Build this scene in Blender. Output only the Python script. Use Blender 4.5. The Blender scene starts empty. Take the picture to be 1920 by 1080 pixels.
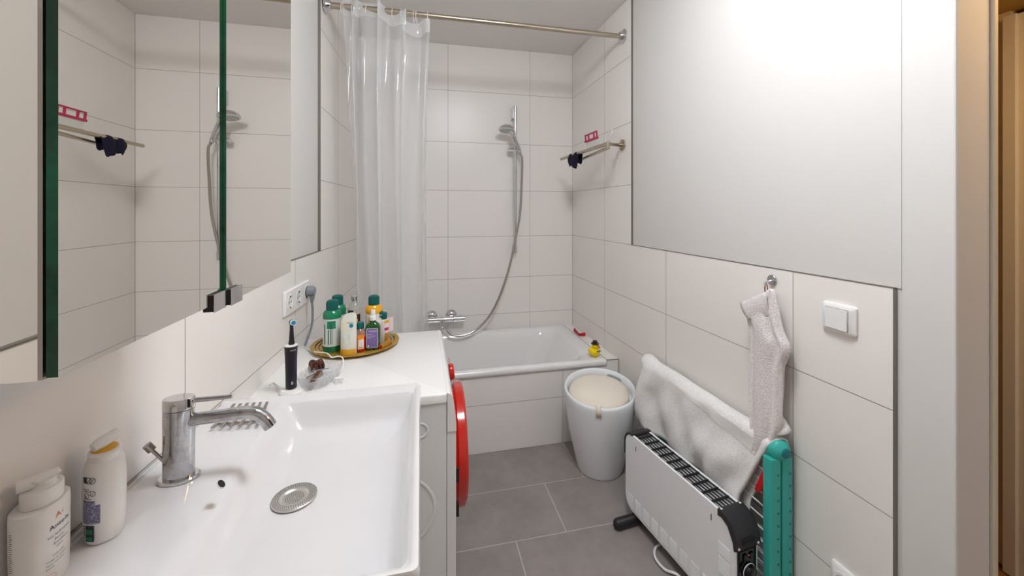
import bpy, bmesh, math, random
from mathutils import Vector, Matrix, noise
random.seed(7)
PI = math.pi
sc = bpy.context.scene
C = sc.collection
# ------------------------------------------------------------ camera, world, exposure
FPX, TH, HY, CZ = 752.0, 0.2245, 394.0, 1.225
cd = bpy.data.cameras.new('camera'); cam = bpy.data.objects.new('camera', cd); C.objects.link(cam)
cam.location = (0, 0, CZ); cam.rotation_euler = (PI/2, 0, -TH)
cd.sensor_width = 36; cd.lens = FPX/1920*36; cd.shift_y = (HY-540)/1920; cd.clip_start = .02
sc.camera = cam
wd = bpy.data.worlds.new('world'); sc.world = wd; wd.use_nodes = True
wd.node_tree.nodes['Background'].inputs[0].default_value = (.9, .93, 1, 1)
wd.node_tree.nodes['Background'].inputs[1].default_value = .3
sc.view_settings.view_transform = 'Standard'; sc.view_settings.look = 'None'
sc.view_settings.exposure = 1.74; sc.view_settings.gamma = 1.0; sc.view_settings.use_curve_mapping = False
LAMP = (.38, .74, 2.19); LAMP_E = 14.0      # the ceiling lamp's place and strength (it is built further down)
HALL_W = 8.0
# ------------------------------------------------------------ room measures (metres)
FAR, RIGHT, NEAR = 2.683, 1.053, -.95
ROWS = [.0473, .2834, .5196, .7666, 1.047, 1.3559, 1.6771, 2.0195]
CEIL = 2.325
def wl(y): return -.385-.05*(FAR-y)          # left wall is slightly out of square
sT, cT = math.sin(TH), math.cos(TH)
def ray(px, py):
    l = (px-960)/FPX
    return Vector((sT+l*cT, cT-l*sT, -(py-HY)/FPX))
def up(v): return Vector((v.x, v.y, v.z+CZ))
def onX(px, py, X): r = ray(px, py); return up(r*(X/r.x))
def onY(px, py, Y): r = ray(px, py); return up(r*(Y/r.y))
def onZ(px, py, Z): r = ray(px, py); return up(r*((Z-CZ)/r.z))
def onL(px, py, off=0):
    r = ray(px, py); return up(r*((-.385-.05*FAR+off)/(r.x-.05*r.y)))
def proj(p):
    d = p[1]*cT+p[0]*sT
    return (960+FPX*(p[0]*cT-p[1]*sT)/d, HY-FPX*(p[2]-CZ)/d)
# ------------------------------------------------------------ materials
def lin(c):
    return tuple((v/255/12.92 if v/255 <= .04045 else ((v/255+.055)/1.055)**2.4) for v in c)
def mat(name, col, rough=.5, metal=0, spec=.5, trans=0, ior=1.45, coat=0, bump=None, emit=None, vary=None, sheen=0):
    m = bpy.data.materials.new(name); m.use_nodes = True
    nt = m.node_tree; b = nt.nodes['Principled BSDF']
    c = lin(col)
    b.inputs['Base Color'].default_value = (*c, 1)
    b.inputs['Roughness'].default_value = rough; b.inputs['Metallic'].default_value = metal
    b.inputs['Specular IOR Level'].default_value = spec; b.inputs['IOR'].default_value = ior
    b.inputs['Transmission Weight'].default_value = trans; b.inputs['Coat Weight'].default_value = coat
    if coat: b.inputs['Coat Roughness'].default_value = .05
    if sheen: b.inputs['Sheen Weight'].default_value = sheen
    if emit:
        b.inputs['Emission Color'].default_value = (*lin(emit[0]), 1); b.inputs['Emission Strength'].default_value = emit[1]
    tc = nt.nodes.new('ShaderNodeTexCoord')
    if bump:
        n = nt.nodes.new('ShaderNodeTexNoise'); n.inputs['Scale'].default_value = bump[0]; n.inputs['Detail'].default_value = 4
        if len(bump) > 3:
            mp = nt.nodes.new('ShaderNodeMapping'); mp.inputs['Scale'].default_value = bump[3]
            nt.links.new(tc.outputs['Object'], mp.inputs[0]); nt.links.new(mp.outputs[0], n.inputs['Vector'])
        else: nt.links.new(tc.outputs['Object'], n.inputs['Vector'])
        bp = nt.nodes.new('ShaderNodeBump'); bp.inputs['Strength'].default_value = bump[1]; bp.inputs['Distance'].default_value = bump[2]
        nt.links.new(n.outputs['Fac'], bp.inputs['Height']); nt.links.new(bp.outputs[0], b.inputs['Normal'])
    if vary:   # (scale, second colour, low, high)
        n = nt.nodes.new('ShaderNodeTexNoise'); n.inputs['Scale'].default_value = vary[0]; n.inputs['Detail'].default_value = 6
        n.inputs['Roughness'].default_value = .65
        nt.links.new(tc.outputs['Object'], n.inputs['Vector'])
        r = nt.nodes.new('ShaderNodeValToRGB'); r.color_ramp.elements[0].position = vary[2]; r.color_ramp.elements[1].position = vary[3]
        r.color_ramp.elements[0].color = (*c, 1); r.color_ramp.elements[1].color = (*lin(vary[1]), 1)
        nt.links.new(n.outputs['Fac'], r.inputs[0]); nt.links.new(r.outputs[0], b.inputs['Base Color'])
    return m
def film(name, col, t, rough=.08, diff=.5, bump=None, tcol=(255, 255, 255), gloss=.35):
    """thin clear plastic or glass: part goes straight through, part shines, part is milky"""
    m = bpy.data.materials.new(name); m.use_nodes = True; nt = m.node_tree
    for n in list(nt.nodes): nt.nodes.remove(n)
    o = nt.nodes.new('ShaderNodeOutputMaterial'); tr = nt.nodes.new('ShaderNodeBsdfTransparent'); tr.inputs[0].default_value = (*lin(tcol), 1)
    gl = nt.nodes.new('ShaderNodeBsdfGlossy'); gl.inputs['Roughness'].default_value = rough
    df = nt.nodes.new('ShaderNodeBsdfDiffuse'); df.inputs[0].default_value = (*lin(col), 1)
    tl = nt.nodes.new('ShaderNodeBsdfTranslucent'); tl.inputs[0].default_value = (*lin(col), 1)
    m0 = nt.nodes.new('ShaderNodeMixShader'); m0.inputs[0].default_value = .45
    nt.links.new(df.outputs[0], m0.inputs[1]); nt.links.new(tl.outputs[0], m0.inputs[2])
    m1 = nt.nodes.new('ShaderNodeMixShader'); m1.inputs[0].default_value = 1-t
    nt.links.new(tr.outputs[0], m1.inputs[1]); nt.links.new(m0.outputs[0], m1.inputs[2])
    fr = nt.nodes.new('ShaderNodeLayerWeight'); fr.inputs['Blend'].default_value = .5
    pw = nt.nodes.new('ShaderNodeMath'); pw.operation = 'POWER'; pw.inputs[1].default_value = 4
    ma = nt.nodes.new('ShaderNodeMath'); ma.operation = 'MULTIPLY_ADD'; ma.inputs[1].default_value = gloss; ma.inputs[2].default_value = .05
    nt.links.new(fr.outputs['Facing'], pw.inputs[0]); nt.links.new(pw.outputs[0], ma.inputs[0])
    m2 = nt.nodes.new('ShaderNodeMixShader'); nt.links.new(ma.outputs[0], m2.inputs[0])
    nt.links.new(m1.outputs[0], m2.inputs[1]); nt.links.new(gl.outputs[0], m2.inputs[2]); nt.links.new(m2.outputs[0], o.inputs[0])
    if bump:
        tc = nt.nodes.new('ShaderNodeTexCoord'); n = nt.nodes.new('ShaderNodeTexNoise'); n.inputs['Scale'].default_value = bump[0]
        mp = nt.nodes.new('ShaderNodeMapping'); mp.inputs['Scale'].default_value = bump[3]
        nt.links.new(tc.outputs['Object'], mp.inputs[0]); nt.links.new(mp.outputs[0], n.inputs['Vector'])
        bp = nt.nodes.new('ShaderNodeBump'); bp.inputs['Strength'].default_value = bump[1]; bp.inputs['Distance'].default_value = bump[2]
        nt.links.new(n.outputs['Fac'], bp.inputs['Height'])
        for s in (gl, df, fr): nt.links.new(bp.outputs[0], s.inputs['Normal'])
    return m
M = dict(
    tile=mat('white_wall_tile', (244, 238, 233), .32, bump=(6, .05, .002)),
    grout=mat('grey_grout', (158, 153, 150), .9),
    paint=mat('white_wall_paint', (219, 215, 211), .75, bump=(120, .08, .001)),
    ceilp=mat('ceiling_paint', (240, 236, 232), .85, bump=(90, .08, .001)),
    trim=mat('metal_trim', (150, 146, 138), .35, .9),
    joint=mat('dark_joint', (96, 92, 88), .9),
    floor=mat('dark_floor_tile', (142, 134, 130), .42, spec=.4, bump=(40, .1, .001), vary=(7, (160, 151, 147), .35, .68)),
    fgrout=mat('pale_floor_grout', (196, 188, 180), .9),
    enamel=mat('white_enamel', (242, 240, 238), .12, coat=.5),
    ceram=mat('white_ceramic', (226, 224, 225), .1, coat=.6),
    lacquer=mat('white_lacquer', (238, 238, 238), .3),
    chrome=mat('chrome', (214, 214, 216), .08, 1),
    wchrome=mat('watermarked_chrome', (198, 198, 201), .12, 1, vary=(60, (168, 167, 170), .45, .7)),
    steel=mat('brushed_steel', (172, 166, 160), .3, 1),
    sieve=mat('sieve_steel', (214, 210, 206), .36, .85),
    slot=mat('slot_grey', (158, 161, 165), .5),
    nickel=mat('brushed_nickel', (190, 178, 160), .28, 1),
    hole=mat('dark_hole', (30, 29, 29), .8),
    mirror=mat('mirror', (248, 246, 240), .0, 1),
    gedge=mat('green_glass_edge', (6, 66, 44), .15, spec=.5, vary=(7, (24, 130, 90), .42, .72)),
    plastic=mat('white_plastic', (242, 240, 238), .3),
    pplastic=mat('plug_grey_plastic', (140, 143, 148), .45),
    black=mat('black_plastic', (32, 30, 33), .4),
    blackm=mat('matt_black_plastic', (44, 42, 45), .55),
    gloss=mat('glossy_black', (10, 10, 12), .08),
    navy=mat('navy_handle', (27, 24, 38), .35),
    red=mat('red_plastic', (205, 34, 18), .15, coat=.6),
    rclip=mat('red_clip_plastic', (188, 12, 16), .3),
    teal=mat('teal_plastic', (60, 180, 168), .4),
    dteal=mat('dark_teal_plastic', (14, 116, 122), .35),
    towel=mat('white_terry', (250, 247, 244), .95, bump=(300, .8, .0025), sheen=.3, vary=(240, (232, 227, 224), .42, .62)),
    gtowel=mat('grey_terry', (240, 233, 231), .95, bump=(280, .9, .003), sheen=.3, vary=(220, (216, 206, 204), .40, .62)),
    band=mat('woven_towel_band', (240, 236, 232), .9, bump=(900, .2, .001)),
    cushion=mat('cream_cushion', (238, 228, 212), .7, bump=(300, .1, .001)),
    bin=mat('pale_grey_white_plastic', (242, 243, 245), .22, coat=.2),
    heat=mat('heater_white', (246, 246, 247), .35),
    brass=mat('brass_tray', (196, 154, 62), .34, .6, vary=(16, (220, 184, 96), .4, .7)),
    dbrass=mat('dark_brass', (70, 50, 18), .5, .6),
    capg=mat('dark_green_cap', (4, 92, 84), .25),
    green=mat('green_bottle', (10, 128, 88), .2, coat=.3),
    lab=mat('pale_label', (214, 222, 214), .5),
    cream=mat('cream_tube', (240, 232, 208), .35, vary=(14, (214, 226, 234), .4, .62)),
    yellow=mat('yellow_bottle', (242, 172, 20), .25, coat=.3),
    redl=mat('red_liquid', (190, 22, 10), .12, coat=.5),
    orange=mat('orange_label', (246, 140, 30), .5),
    white=mat('white_label', (236, 230, 224), .5),
    dgreen=mat('green_glass', (16, 92, 14), .08, coat=.6, vary=(20, (6, 44, 10), .4, .7)),
    purple=mat('purple_label', (128, 108, 172), .5),
    pink=mat('pink_label', (232, 214, 214), .4),
    brown=mat('brown_label', (78, 42, 26), .5),
    tan=mat('tan_cap', (186, 134, 48), .3, .4),
    ink=mat('dark_print', (58, 56, 68), .6),
    bluep=mat('blue_grey_print', (112, 110, 150), .6, vary=(420, (176, 174, 190), .45, .6)),
    greenp=mat('green_print', (44, 128, 92), .6),
    orangep=mat('orange_print', (232, 128, 98), .6),
    redp=mat('magenta_plastic', (186, 40, 84), .35),
    gold=mat('yellow_collar', (226, 172, 52), .3),
    darkcloth=mat('navy_cloth', (16, 10, 40), .9, bump=(200, .4, .002)),
    duck=mat('yellow_rubber', (244, 214, 12), .3),
    hat=mat('brown_rubber', (62, 40, 34), .4),
    shell=mat('tortoiseshell', (62, 22, 14), .12, coat=.5, vary=(70, (150, 74, 38), .5, .68)),
    brush=mat('blue_bristle', (18, 140, 176), .5),
    rope=mat('brown_cord', (134, 92, 70), .8),
    hallp=mat('hall_paint', (214, 192, 150), .8),
    hallw=mat('hall_white_paint', (214, 202, 182), .5),
    hceil=mat('hall_ceiling_lit_yellow', (218, 168, 78), .8),  # warm hallway light is put into this yellow base colour
    wood=mat('parquet', (168, 116, 70), .4, vary=(9, (140, 90, 50), .4, .6)),
    dark=mat('dark_opening', (38, 28, 22), .8),
    curtain=film('clear_vinyl', (250, 251, 251), .64, .09, bump=(5, .45, .02, (3, 3, .7)), gloss=.20),
    hem=film('frosted_vinyl_hem', (250, 251, 251), .40, .12, gloss=.15),
    clearp=film('clear_plastic', (235, 235, 230), .70, .06),
    cglass=film('pressed_clear_glass', (252, 252, 254), .72, .04, bump=(90, 1, .01, (1, 1, 1))),
    pinkliq=film('pale_pink_plastic', (226, 170, 160), .4, .06),
    lamp=mat('lamp_glass', (255, 250, 240), .4, emit=((243, 249, 255), LAMP_E)),
    hlamp=mat('hall_lamp_glass', (255, 240, 210), .4, emit=((255, 214, 150), HALL_W)),
)
M['joint_line'] = M['joint']
# ------------------------------------------------------------ mesh helpers
def NB(): return bmesh.new()
def quad(bm, pts, mi=0):
    f = bm.faces.new([bm.verts.new(p) for p in pts]); f.material_index = mi; return f
def box(bm, x0, x1, y0, y1, z0, z1, mi=0, f=None):
    v = [bm.verts.new(f(Vector((x, y, z))) if f else (x, y, z)) for x in (x0, x1) for y in (y0, y1) for z in (z0, z1)]
    for q in ((0, 1, 3, 2), (4, 6, 7, 5), (0, 4, 5, 1), (2, 3, 7, 6), (0, 2, 6, 4), (1, 5, 7, 3)):
        fc = bm.faces.new([v[i] for i in q]); fc.material_index = mi
def loft(bm, rings, mi=0, closed=True, cap0=True, cap1=True):
    R = [[bm.verts.new(p) for p in r] for r in rings]; n = len(R[0])
    for a, b in zip(R, R[1:]):
        for i in range(n if closed else n-1):
            j = (i+1) % n
            f = bm.faces.new((a[i], a[j], b[j], b[i])); f.material_index = mi
    if cap0 and closed: f = bm.faces.new(R[0][::-1]); f.material_index = mi
    if cap1 and closed: f = bm.faces.new(R[-1]); f.material_index = mi
    return R
def ring(cx, cy, z, rx, ry=None, n=32, rot=0, pw=2):
    ry = rx if ry is None else ry; o = []
    for i in range(n):
        a = 2*PI*i/n; c, s = math.cos(a), math.sin(a)
        x = rx*math.copysign(abs(c)**(2/pw), c); y = ry*math.copysign(abs(s)**(2/pw), s)
        o.append(Vector((cx+x*math.cos(rot)-y*math.sin(rot), cy+x*math.sin(rot)+y*math.cos(rot), z)))
    return o
def lathe(bm, prof, cx, cy, n=32, mi=0, asp=1, rot=0, pw=2, f=None, cap0=True, cap1=True):
    rs = [ring(cx, cy, z, max(r, 1e-4), max(r, 1e-4)*asp, n, rot, pw) for r, z in prof]
    if f: rs = [[f(p) for p in r] for r in rs]
    return loft(bm, rs, mi, cap0=cap0, cap1=cap1)
def catmull(P, n=8):
    P = [Vector(p) for p in P]; Q = [P[0]*2-P[1]]+P+[P[-1]*2-P[-2]]; o = []
    for i in range(1, len(Q)-2):
        a, b, c, d = Q[i-1:i+3]
        for k in range(n):
            t = k/n
            o.append(.5*((2*b)+(c-a)*t+(2*a-5*b+4*c-d)*t*t+(3*b-a-3*c+d)*t**3))
    o.append(P[-1]); return o
def tube(bm, P, r, n=10, mi=0, cap=True):
    P = [Vector(p) for p in P]; rs = []
    t = (P[1]-P[0]).normalized(); u = t.orthogonal().normalized()
    for i, p in enumerate(P):
        t = ((P[min(i+1, len(P)-1)])-(P[max(i-1, 0)])).normalized()
        u = (u-t*u.dot(t)).normalized(); w = t.cross(u)
        rr = r[i] if isinstance(r, (list, tuple)) else r
        rs.append([p+rr*(math.cos(2*PI*k/n)*u+math.sin(2*PI*k/n)*w) for k in range(n)])
    loft(bm, rs, mi, cap0=cap, cap1=cap)
def cyl(bm, a, b, r, n=24, mi=0, r2=None): tube(bm, [a, b], [r, r if r2 is None else r2], n, mi)
def disc_solid(bm, c, axis, prof, n=32, mi=0):
    """profile (radius, distance along axis) turned about axis at c"""
    c = Vector(c); t = Vector(axis).normalized(); u = t.orthogonal().normalized(); w = t.cross(u)
    loft(bm, [[c+t*h+max(r, 1e-4)*(math.cos(2*PI*k/n)*u+math.sin(2*PI*k/n)*w) for k in range(n)] for r, h in prof], mi)
def ell(bm, c, r, n=16, m=10, mi=0, f=None):
    rs = []
    for j in range(1, m):
        a = PI*j/m
        rs.append([Vector((c[0]+r[0]*math.sin(a)*math.cos(2*PI*k/n), c[1]+r[1]*math.sin(a)*math.sin(2*PI*k/n), c[2]-r[2]*math.cos(a))) for k in range(n)])
    if f: rs = [[f(p) for p in q] for q in rs]
    loft(bm, rs, mi)
def rrect(x0, x1, y0, y1, z, r, k=6):
    o = []
    r = min(r, (x1-x0)/2-1e-4, (y1-y0)/2-1e-4)
    for cx, cy, a0 in ((x1-r, y1-r, 0), (x0+r, y1-r, PI/2), (x0+r, y0+r, PI), (x1-r, y0+r, 3*PI/2)):
        for i in range(k+1):
            a = a0+PI/2*i/k; o.append(Vector((cx+r*math.cos(a), cy+r*math.sin(a), z)))
    return o
def prism(bm, pts, h0, h1, f, mi=0):
    """polygon (u,v) between depths h0 and h1, placed by f(u,v,h)"""
    loft(bm, [[f(u, v, h0) for u, v in pts], [f(u, v, h1) for u, v in pts]], mi)
def text(bm, s, size, f, mi=0, bold=0):
    cu = bpy.data.curves.new('t', 'FONT'); cu.body = s; cu.size = size; cu.resolution_u = 2; cu.offset = bold
    o = bpy.data.objects.new('t', cu); C.objects.link(o)
    bpy.context.view_layer.update()
    me = bpy.data.meshes.new_from_object(o)
    vs = [bm.verts.new(f(v.co.x, v.co.y)) for v in me.vertices]
    for p in me.polygons:
        try: q = bm.faces.new([vs[i] for i in p.vertices]); q.material_index = mi
        except ValueError: pass
    bpy.data.objects.remove(o); bpy.data.meshes.remove(me); bpy.data.curves.remove(cu)
# ------------------------------------------------------------ objects
ORG = {}
def thing(name, label, cat, loc, group=None):
    o = bpy.data.objects.new(name, None); C.objects.link(o); o.empty_display_size = .05
    o.location = loc; o['label'] = label; o['category'] = cat
    if group: o['group'] = group
    ORG[o] = Vector(loc); return o
def ob(name, bm, mats, parent=None, smooth=35, bevel=0, sub=0, label=None, solid=0, recalc=True):
    mats = mats if isinstance(mats, (list, tuple)) else [mats]
    if recalc: bmesh.ops.recalc_face_normals(bm, faces=bm.faces)
    if parent: org = ORG[parent]
    else:
        xs = [v.co for v in bm.verts]
        org = Vector(((min(v.x for v in xs)+max(v.x for v in xs))/2, (min(v.y for v in xs)+max(v.y for v in xs))/2, min(v.z for v in xs)))
    for v in bm.verts: v.co -= org
    me = bpy.data.meshes.new(name); bm.to_mesh(me); bm.free()
    for m in mats: me.materials.append(M[m])
    o = bpy.data.objects.new(name, me); C.objects.link(o)
    if parent: o.parent = parent
    else: o.location = org
    ORG[o] = org
    if smooth:
        for p in me.polygons: p.use_smooth = True
        me.set_sharp_from_angle(angle=math.radians(smooth))
    if solid:
        s = o.modifiers.new('solid', 'SOLIDIFY'); s.thickness = solid; s.offset = 0
    if bevel:
        b = o.modifiers.new('bevel', 'BEVEL'); b.width = bevel; b.segments = 2; b.limit_method = 'ANGLE'; b.angle_limit = math.radians(40)
    if sub:
        s = o.modifiers.new('sub', 'SUBSURF'); s.levels = sub; s.render_levels = sub
    if label: o['label'] = label
    return o
def tag(o, label, cat, group=None, kind=None):
    o['label'] = label; o['category'] = cat
    if group: o['group'] = group
    if kind: o['kind'] = kind
    return o
def struct(name, bm, mats, label, **k):
    o = ob(name, bm, mats, **k); o['kind'] = 'structure'; o['label'] = label
    o['category'] = ''.join(c for c in name.split('_')[0]); return o
def tiles(bm, us, vs, f, keep=lambda u0, u1, v0, v1: True, g=.0010, t=.0012, mi=0, mg=1):
    """tiles standing t proud of a grout plane; f(u,v,h) places them"""
    for u0, u1 in zip(us, us[1:]):
        for v0, v1 in zip(vs, vs[1:]):
            if not keep(u0, u1, v0, v1): continue
            quad(bm, [f(u0, v0, 0), f(u1, v0, 0), f(u1, v1, 0), f(u0, v1, 0)], mg)
            a = [(u0+g, v0+g), (u1-g, v0+g), (u1-g, v1-g), (u0+g, v1-g)]
            quad(bm, [f(u, v, t) for u, v in a], mi)
            for i in range(4):
                p, q = a[i], a[(i+1) % 4]
                quad(bm, [f(*p, 0), f(*q, 0), f(*q, t), f(*p, t)], mg)
# ============================================================ THE ROOM
T = .008   # the tiled surfaces stand proud of the plaster by this much
# right wall: x = RIGHT is the tile face
yR = [.699, .952, 1.569, 2.172, FAR]; DOOR0, DOOR1 = -.35, .59; TRY = 1.865
bm = NB()
fr_ = lambda u, v, h: Vector((RIGHT+.0015-h, u, v))
tiles(bm, yR, [0]+ROWS[:5], fr_)
tiles(bm, [TRY, 2.172, FAR], ROWS[4:]+[CEIL], fr_)
box(bm, RIGHT+.0016, RIGHT+.1, .699, FAR+.1, 0, ROWS[4], 1)
box(bm, RIGHT+.0016, RIGHT+.1, TRY, FAR+.1, ROWS[4], CEIL, 1)
box(bm, RIGHT+T, RIGHT+.1, .6885, TRY, ROWS[4], CEIL, 2)
box(bm, RIGHT+.0105, RIGHT+.1, .686, .699, 0, CEIL, 2)
struct('wall_right', bm, ['tile', 'grout', 'paint'], 'right wall, white tiled with a painted upper field', smooth=0)
bm = NB()
box(bm, RIGHT+.002, RIGHT+.1, DOOR1, .6855, 0, CEIL)
struct('trim_1', bm, 'paint', 'white plastered strip of wall beside the doorway', smooth=0, bevel=.004)
bm = NB()
box(bm, RIGHT+.1, RIGHT+.112, DOOR1-.006, .72, 0, CEIL)
struct('trim_2', bm, 'hallw', 'white outer casing of the doorway', smooth=0, bevel=.002)
bm = NB()
box(bm, RIGHT-.0022, RIGHT+T, TRY-.0022, TRY, ROWS[4], CEIL); box(bm, RIGHT-.001, RIGHT+T, .699, TRY, ROWS[4]-.0006, ROWS[4]+.0012)
box(bm, RIGHT-.001, RIGHT+.0102, .6975, .699, 0, ROWS[4]+.0012)
struct('trim_3', bm, 'trim', 'thin metal tile trim on the right wall', smooth=0)
bm = NB()
box(bm, RIGHT, RIGHT+.1, DOOR0, DOOR1, 1.95, CEIL); box(bm, RIGHT, RIGHT+.1, NEAR, DOOR0, 0, CEIL)
struct('wall_right_door', bm, 'paint', 'painted wall over and beyond the doorway', smooth=0)
# back wall
xB = [wl(FAR)-.02, .178, .74, RIGHT]
bm = NB()
fb = lambda u, v, h: Vector((u, FAR+.0015-h, v))
tiles(bm, xB, [.0]+ROWS[1:]+[CEIL], fb)
box(bm, wl(FAR)-.15, RIGHT+.1, FAR+.0016, FAR+.1, 0, CEIL, 1)
struct('wall_back', bm, ['tile', 'grout'], 'white tiled back wall above the bathtub', smooth=0)
# left wall
LT = 1.883; yL = [NEAR, -.274, .340, .954, 1.583, 2.20, FAR+.02]
bm = NB()
fl = lambda u, v, h: Vector((wl(u)-.0015+h, u, v))
tiles(bm, yL, [0]+ROWS[:5], fl)
tiles(bm, [LT, 2.20, FAR+.02], ROWS[4:]+[CEIL], fl)
def lbox(bm, y0, y1, z0, z1, off, mi, th=.1):
    v = [(wl(y0)-off, y0), (wl(y1)-off, y1), (wl(y1)-off-th, y1), (wl(y0)-off-th, y0)]
    loft(bm, [[Vector((x, y, z)) for x, y in v] for z in (z0, z1)], mi)
lbox(bm, NEAR-.1, FAR+.02, 0, ROWS[4], .0016, 1); lbox(bm, LT, FAR+.02, ROWS[4], CEIL, .0016, 1)
lbox(bm, NEAR-.1, LT, ROWS[4], CEIL, T, 2)
struct('wall_left', bm, ['tile', 'grout', 'paint'], 'left wall, white tiled below and painted above', smooth=0)
bm = NB(); lbox(bm, LT-.004, LT, ROWS[4], CEIL, -.003, 0, .012); lbox(bm, NEAR, LT, ROWS[4]-.001, ROWS[4]+.002, -.001, 0, .01)
struct('trim_4', bm, 'trim', 'thin metal tile trim on the left wall', smooth=0)
# wall behind the camera
bm = NB(); box(bm, -.75, RIGHT+.1, NEAR-.1, NEAR, 0, CEIL)
struct('wall_near', bm, 'paint', 'white painted wall behind the viewer', smooth=0)
bm = NB(); box(bm, -.75, RIGHT+.1, NEAR-.1, FAR+.1, CEIL, CEIL+.1)
struct('ceiling', bm, 'ceilp', 'plain painted bathroom ceiling', smooth=0)
# floor: thirty by sixty tiles, staggered
bm = NB()
ff = lambda u, v, h: Vector((u, v, h-.0015))
ys = [2.01, 1.722, 1.444, 1.166, .888, .61, .332, .054, -.224, -.502, -.78, -.95]
xo = [.732, .5425, .345, .16]
for i, (a, b) in enumerate(zip(ys[1:], ys)):
    j = xo[i] if i < 4 else xo[i % 3]
    us = [x for x in (j-1.2, j-.6, j, j+.6)]
    us = [-.60]+[x for x in us if -.55 < x < RIGHT]+[RIGHT+.02]
    tiles(bm, us, [a, b], ff, g=.0022)
box(bm, -.75, RIGHT+.05, NEAR-.1, FAR, -.1, -.0016, 1)
struct('floor', bm, ['floor', 'fgrout'], 'dark grey tiled floor with pale grout', smooth=0)
# hallway
bm = NB(); box(bm, RIGHT+.05, 2.6, -1.2, 2.6, -.1, -.004)
struct('floor_hall', bm, 'wood', 'brown wooden floor of the hallway', smooth=0)
bm = NB(); box(bm, 1.96, 2.05, .955, 2.6, 0, 1.99); box(bm, RIGHT+.1, 2.05, 2.5, 2.6, 0, 1.99)
struct('wall_hall', bm, 'hallp', 'beige hallway wall seen through the doorway', smooth=0)
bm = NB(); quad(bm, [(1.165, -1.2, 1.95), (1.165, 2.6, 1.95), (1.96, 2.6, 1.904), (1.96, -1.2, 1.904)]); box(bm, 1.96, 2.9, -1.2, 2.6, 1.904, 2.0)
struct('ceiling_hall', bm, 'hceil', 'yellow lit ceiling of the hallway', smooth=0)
bm = NB(); box(bm, 1.945, 1.965, 1.0, 2.5, -.004, .05)
struct('baseboard_hall', bm, 'hallp', 'low skirting board of the hallway wall', smooth=0, bevel=.003)
bm = NB()
box(bm, 1.925, 1.97, .925, .957, 0, 1.88); box(bm, 1.94, 1.965, .906, .926, 0, 1.88)
for z in (1.60, 1.67, 1.75): box(bm, 1.945, 1.962, .80, .91, z, z+.035)
box(bm, 1.945, 1.962, .80, .91, 0, 1.58)
box(bm, 1.975, 2.05, -1.2, .955, 0, 1.9, 1)
struct('door_1', bm, ['hallw', 'dark'], 'white framed hallway door with dark panes', smooth=0, bevel=.002)
bm = NB(); lathe(bm, [(.0, 1.86), (.09, 1.865), (.13, 1.89), (.14, 1.92)], 1.5, .35, 32)
tag(ob('hall_lamp', bm, 'hlamp'), 'round warm lamp on the hallway ceiling', 'lamp')
# the bathroom lamp, above the viewer
t = thing('ceiling_lamp', 'round white glass lamp on the bathroom ceiling', 'lamp', (LAMP[0], LAMP[1], CEIL))
bm = NB(); lathe(bm, [(.185, CEIL-.001), (.185, CEIL-.03), (.178, CEIL-.035)], LAMP[0], LAMP[1], 48); ob('lamp_base', bm, 'lacquer', t)
bm = NB(); lathe(bm, [(.175, CEIL-.034), (.178, CEIL-.08), (.15, CEIL-.13), (.09, CEIL-.155), (.0, CEIL-.162)], LAMP[0], LAMP[1], 48, cap0=True)
ob('lamp_glass', bm, 'lamp', t)
# ============================================================ BATHTUB
TY0, TX1, TZ = 2.001, .984, .418
bm = NB()
fa = lambda u, v, h: Vector((u, TY0+.0015-h, v))
tiles(bm, [wl(2)-.0, .145, .731, RIGHT-.0005], [0, .242, .388], fa)
tiles(bm, [TX1, RIGHT-.0005], [.388, TZ-.003], fa)
box(bm, TX1+.001, RIGHT-.0005, TY0+.0016, FAR-.001, .3, TZ-.0045, 1)
tiles(bm, [TX1+.001, RIGHT-.0005], [TY0, FAR-.001], lambda u, v, h: Vector((u, v, TZ-.0045+h)))
box(bm, wl(2), RIGHT-.0005, TY0+.0016, TY0+.03, 0, .386, 1)
quad(bm, [(TX1+.0015, TY0-.0002, .384), (RIGHT-.003, TY0-.0002, .384), (RIGHT-.003, TY0-.0002, TZ-.005), (TX1+.0015, TY0-.0002, TZ-.005)])
box(bm, TX1+.0002, RIGHT-.001, TY0-.0016, TY0+.0002, TZ-.0052, TZ-.0018, 2); box(bm, RIGHT-.0026, RIGHT-.001, TY0-.0016, TY0+.0002, 0, TZ-.003, 2)
struct('trim_5', bm, ['tile', 'grout', 'trim'], 'white tiled front and side ledge around the bathtub', smooth=0)
t = thing('bathtub', 'white enamel bathtub set behind the tiled front', 'bathtub', (.29, 2.34, 0.05))
bm = NB()
x0, x1, y0, y1 = wl(FAR)-.0+.003-.02, TX1-.001, TY0-.012, FAR-.003
x0 = -.40+.0
R_ = [rrect(x0, x1, y0+.004, y1, .389, .012, 8), rrect(x0, x1, y0, y1, .395, .014, 8), rrect(x0, x1, y0, y1, TZ-.006, .016, 8), rrect(x0+.004, x1-.004, y0+.006, y1-.004, TZ, .014, 8),
      rrect(x0+.10, x1-.085, y0+.050, y1-.055, TZ-.001, .11, 8), rrect(x0+.108, x1-.097, y0+.060, y1-.065, TZ-.010, .11, 8),
      rrect(x0+.115, x1-.13, y0+.070, y1-.076, TZ-.06, .11, 8), rrect(x0+.13, x1-.20, y0+.085, y1-.09, TZ-.18, .12, 8),
      rrect(x0+.15, x1-.28, y0+.11, y1-.11, TZ-.29, .12, 8), rrect(x0+.22, x1-.36, y0+.17, y1-.17, TZ-.315, .10, 8)]
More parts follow.
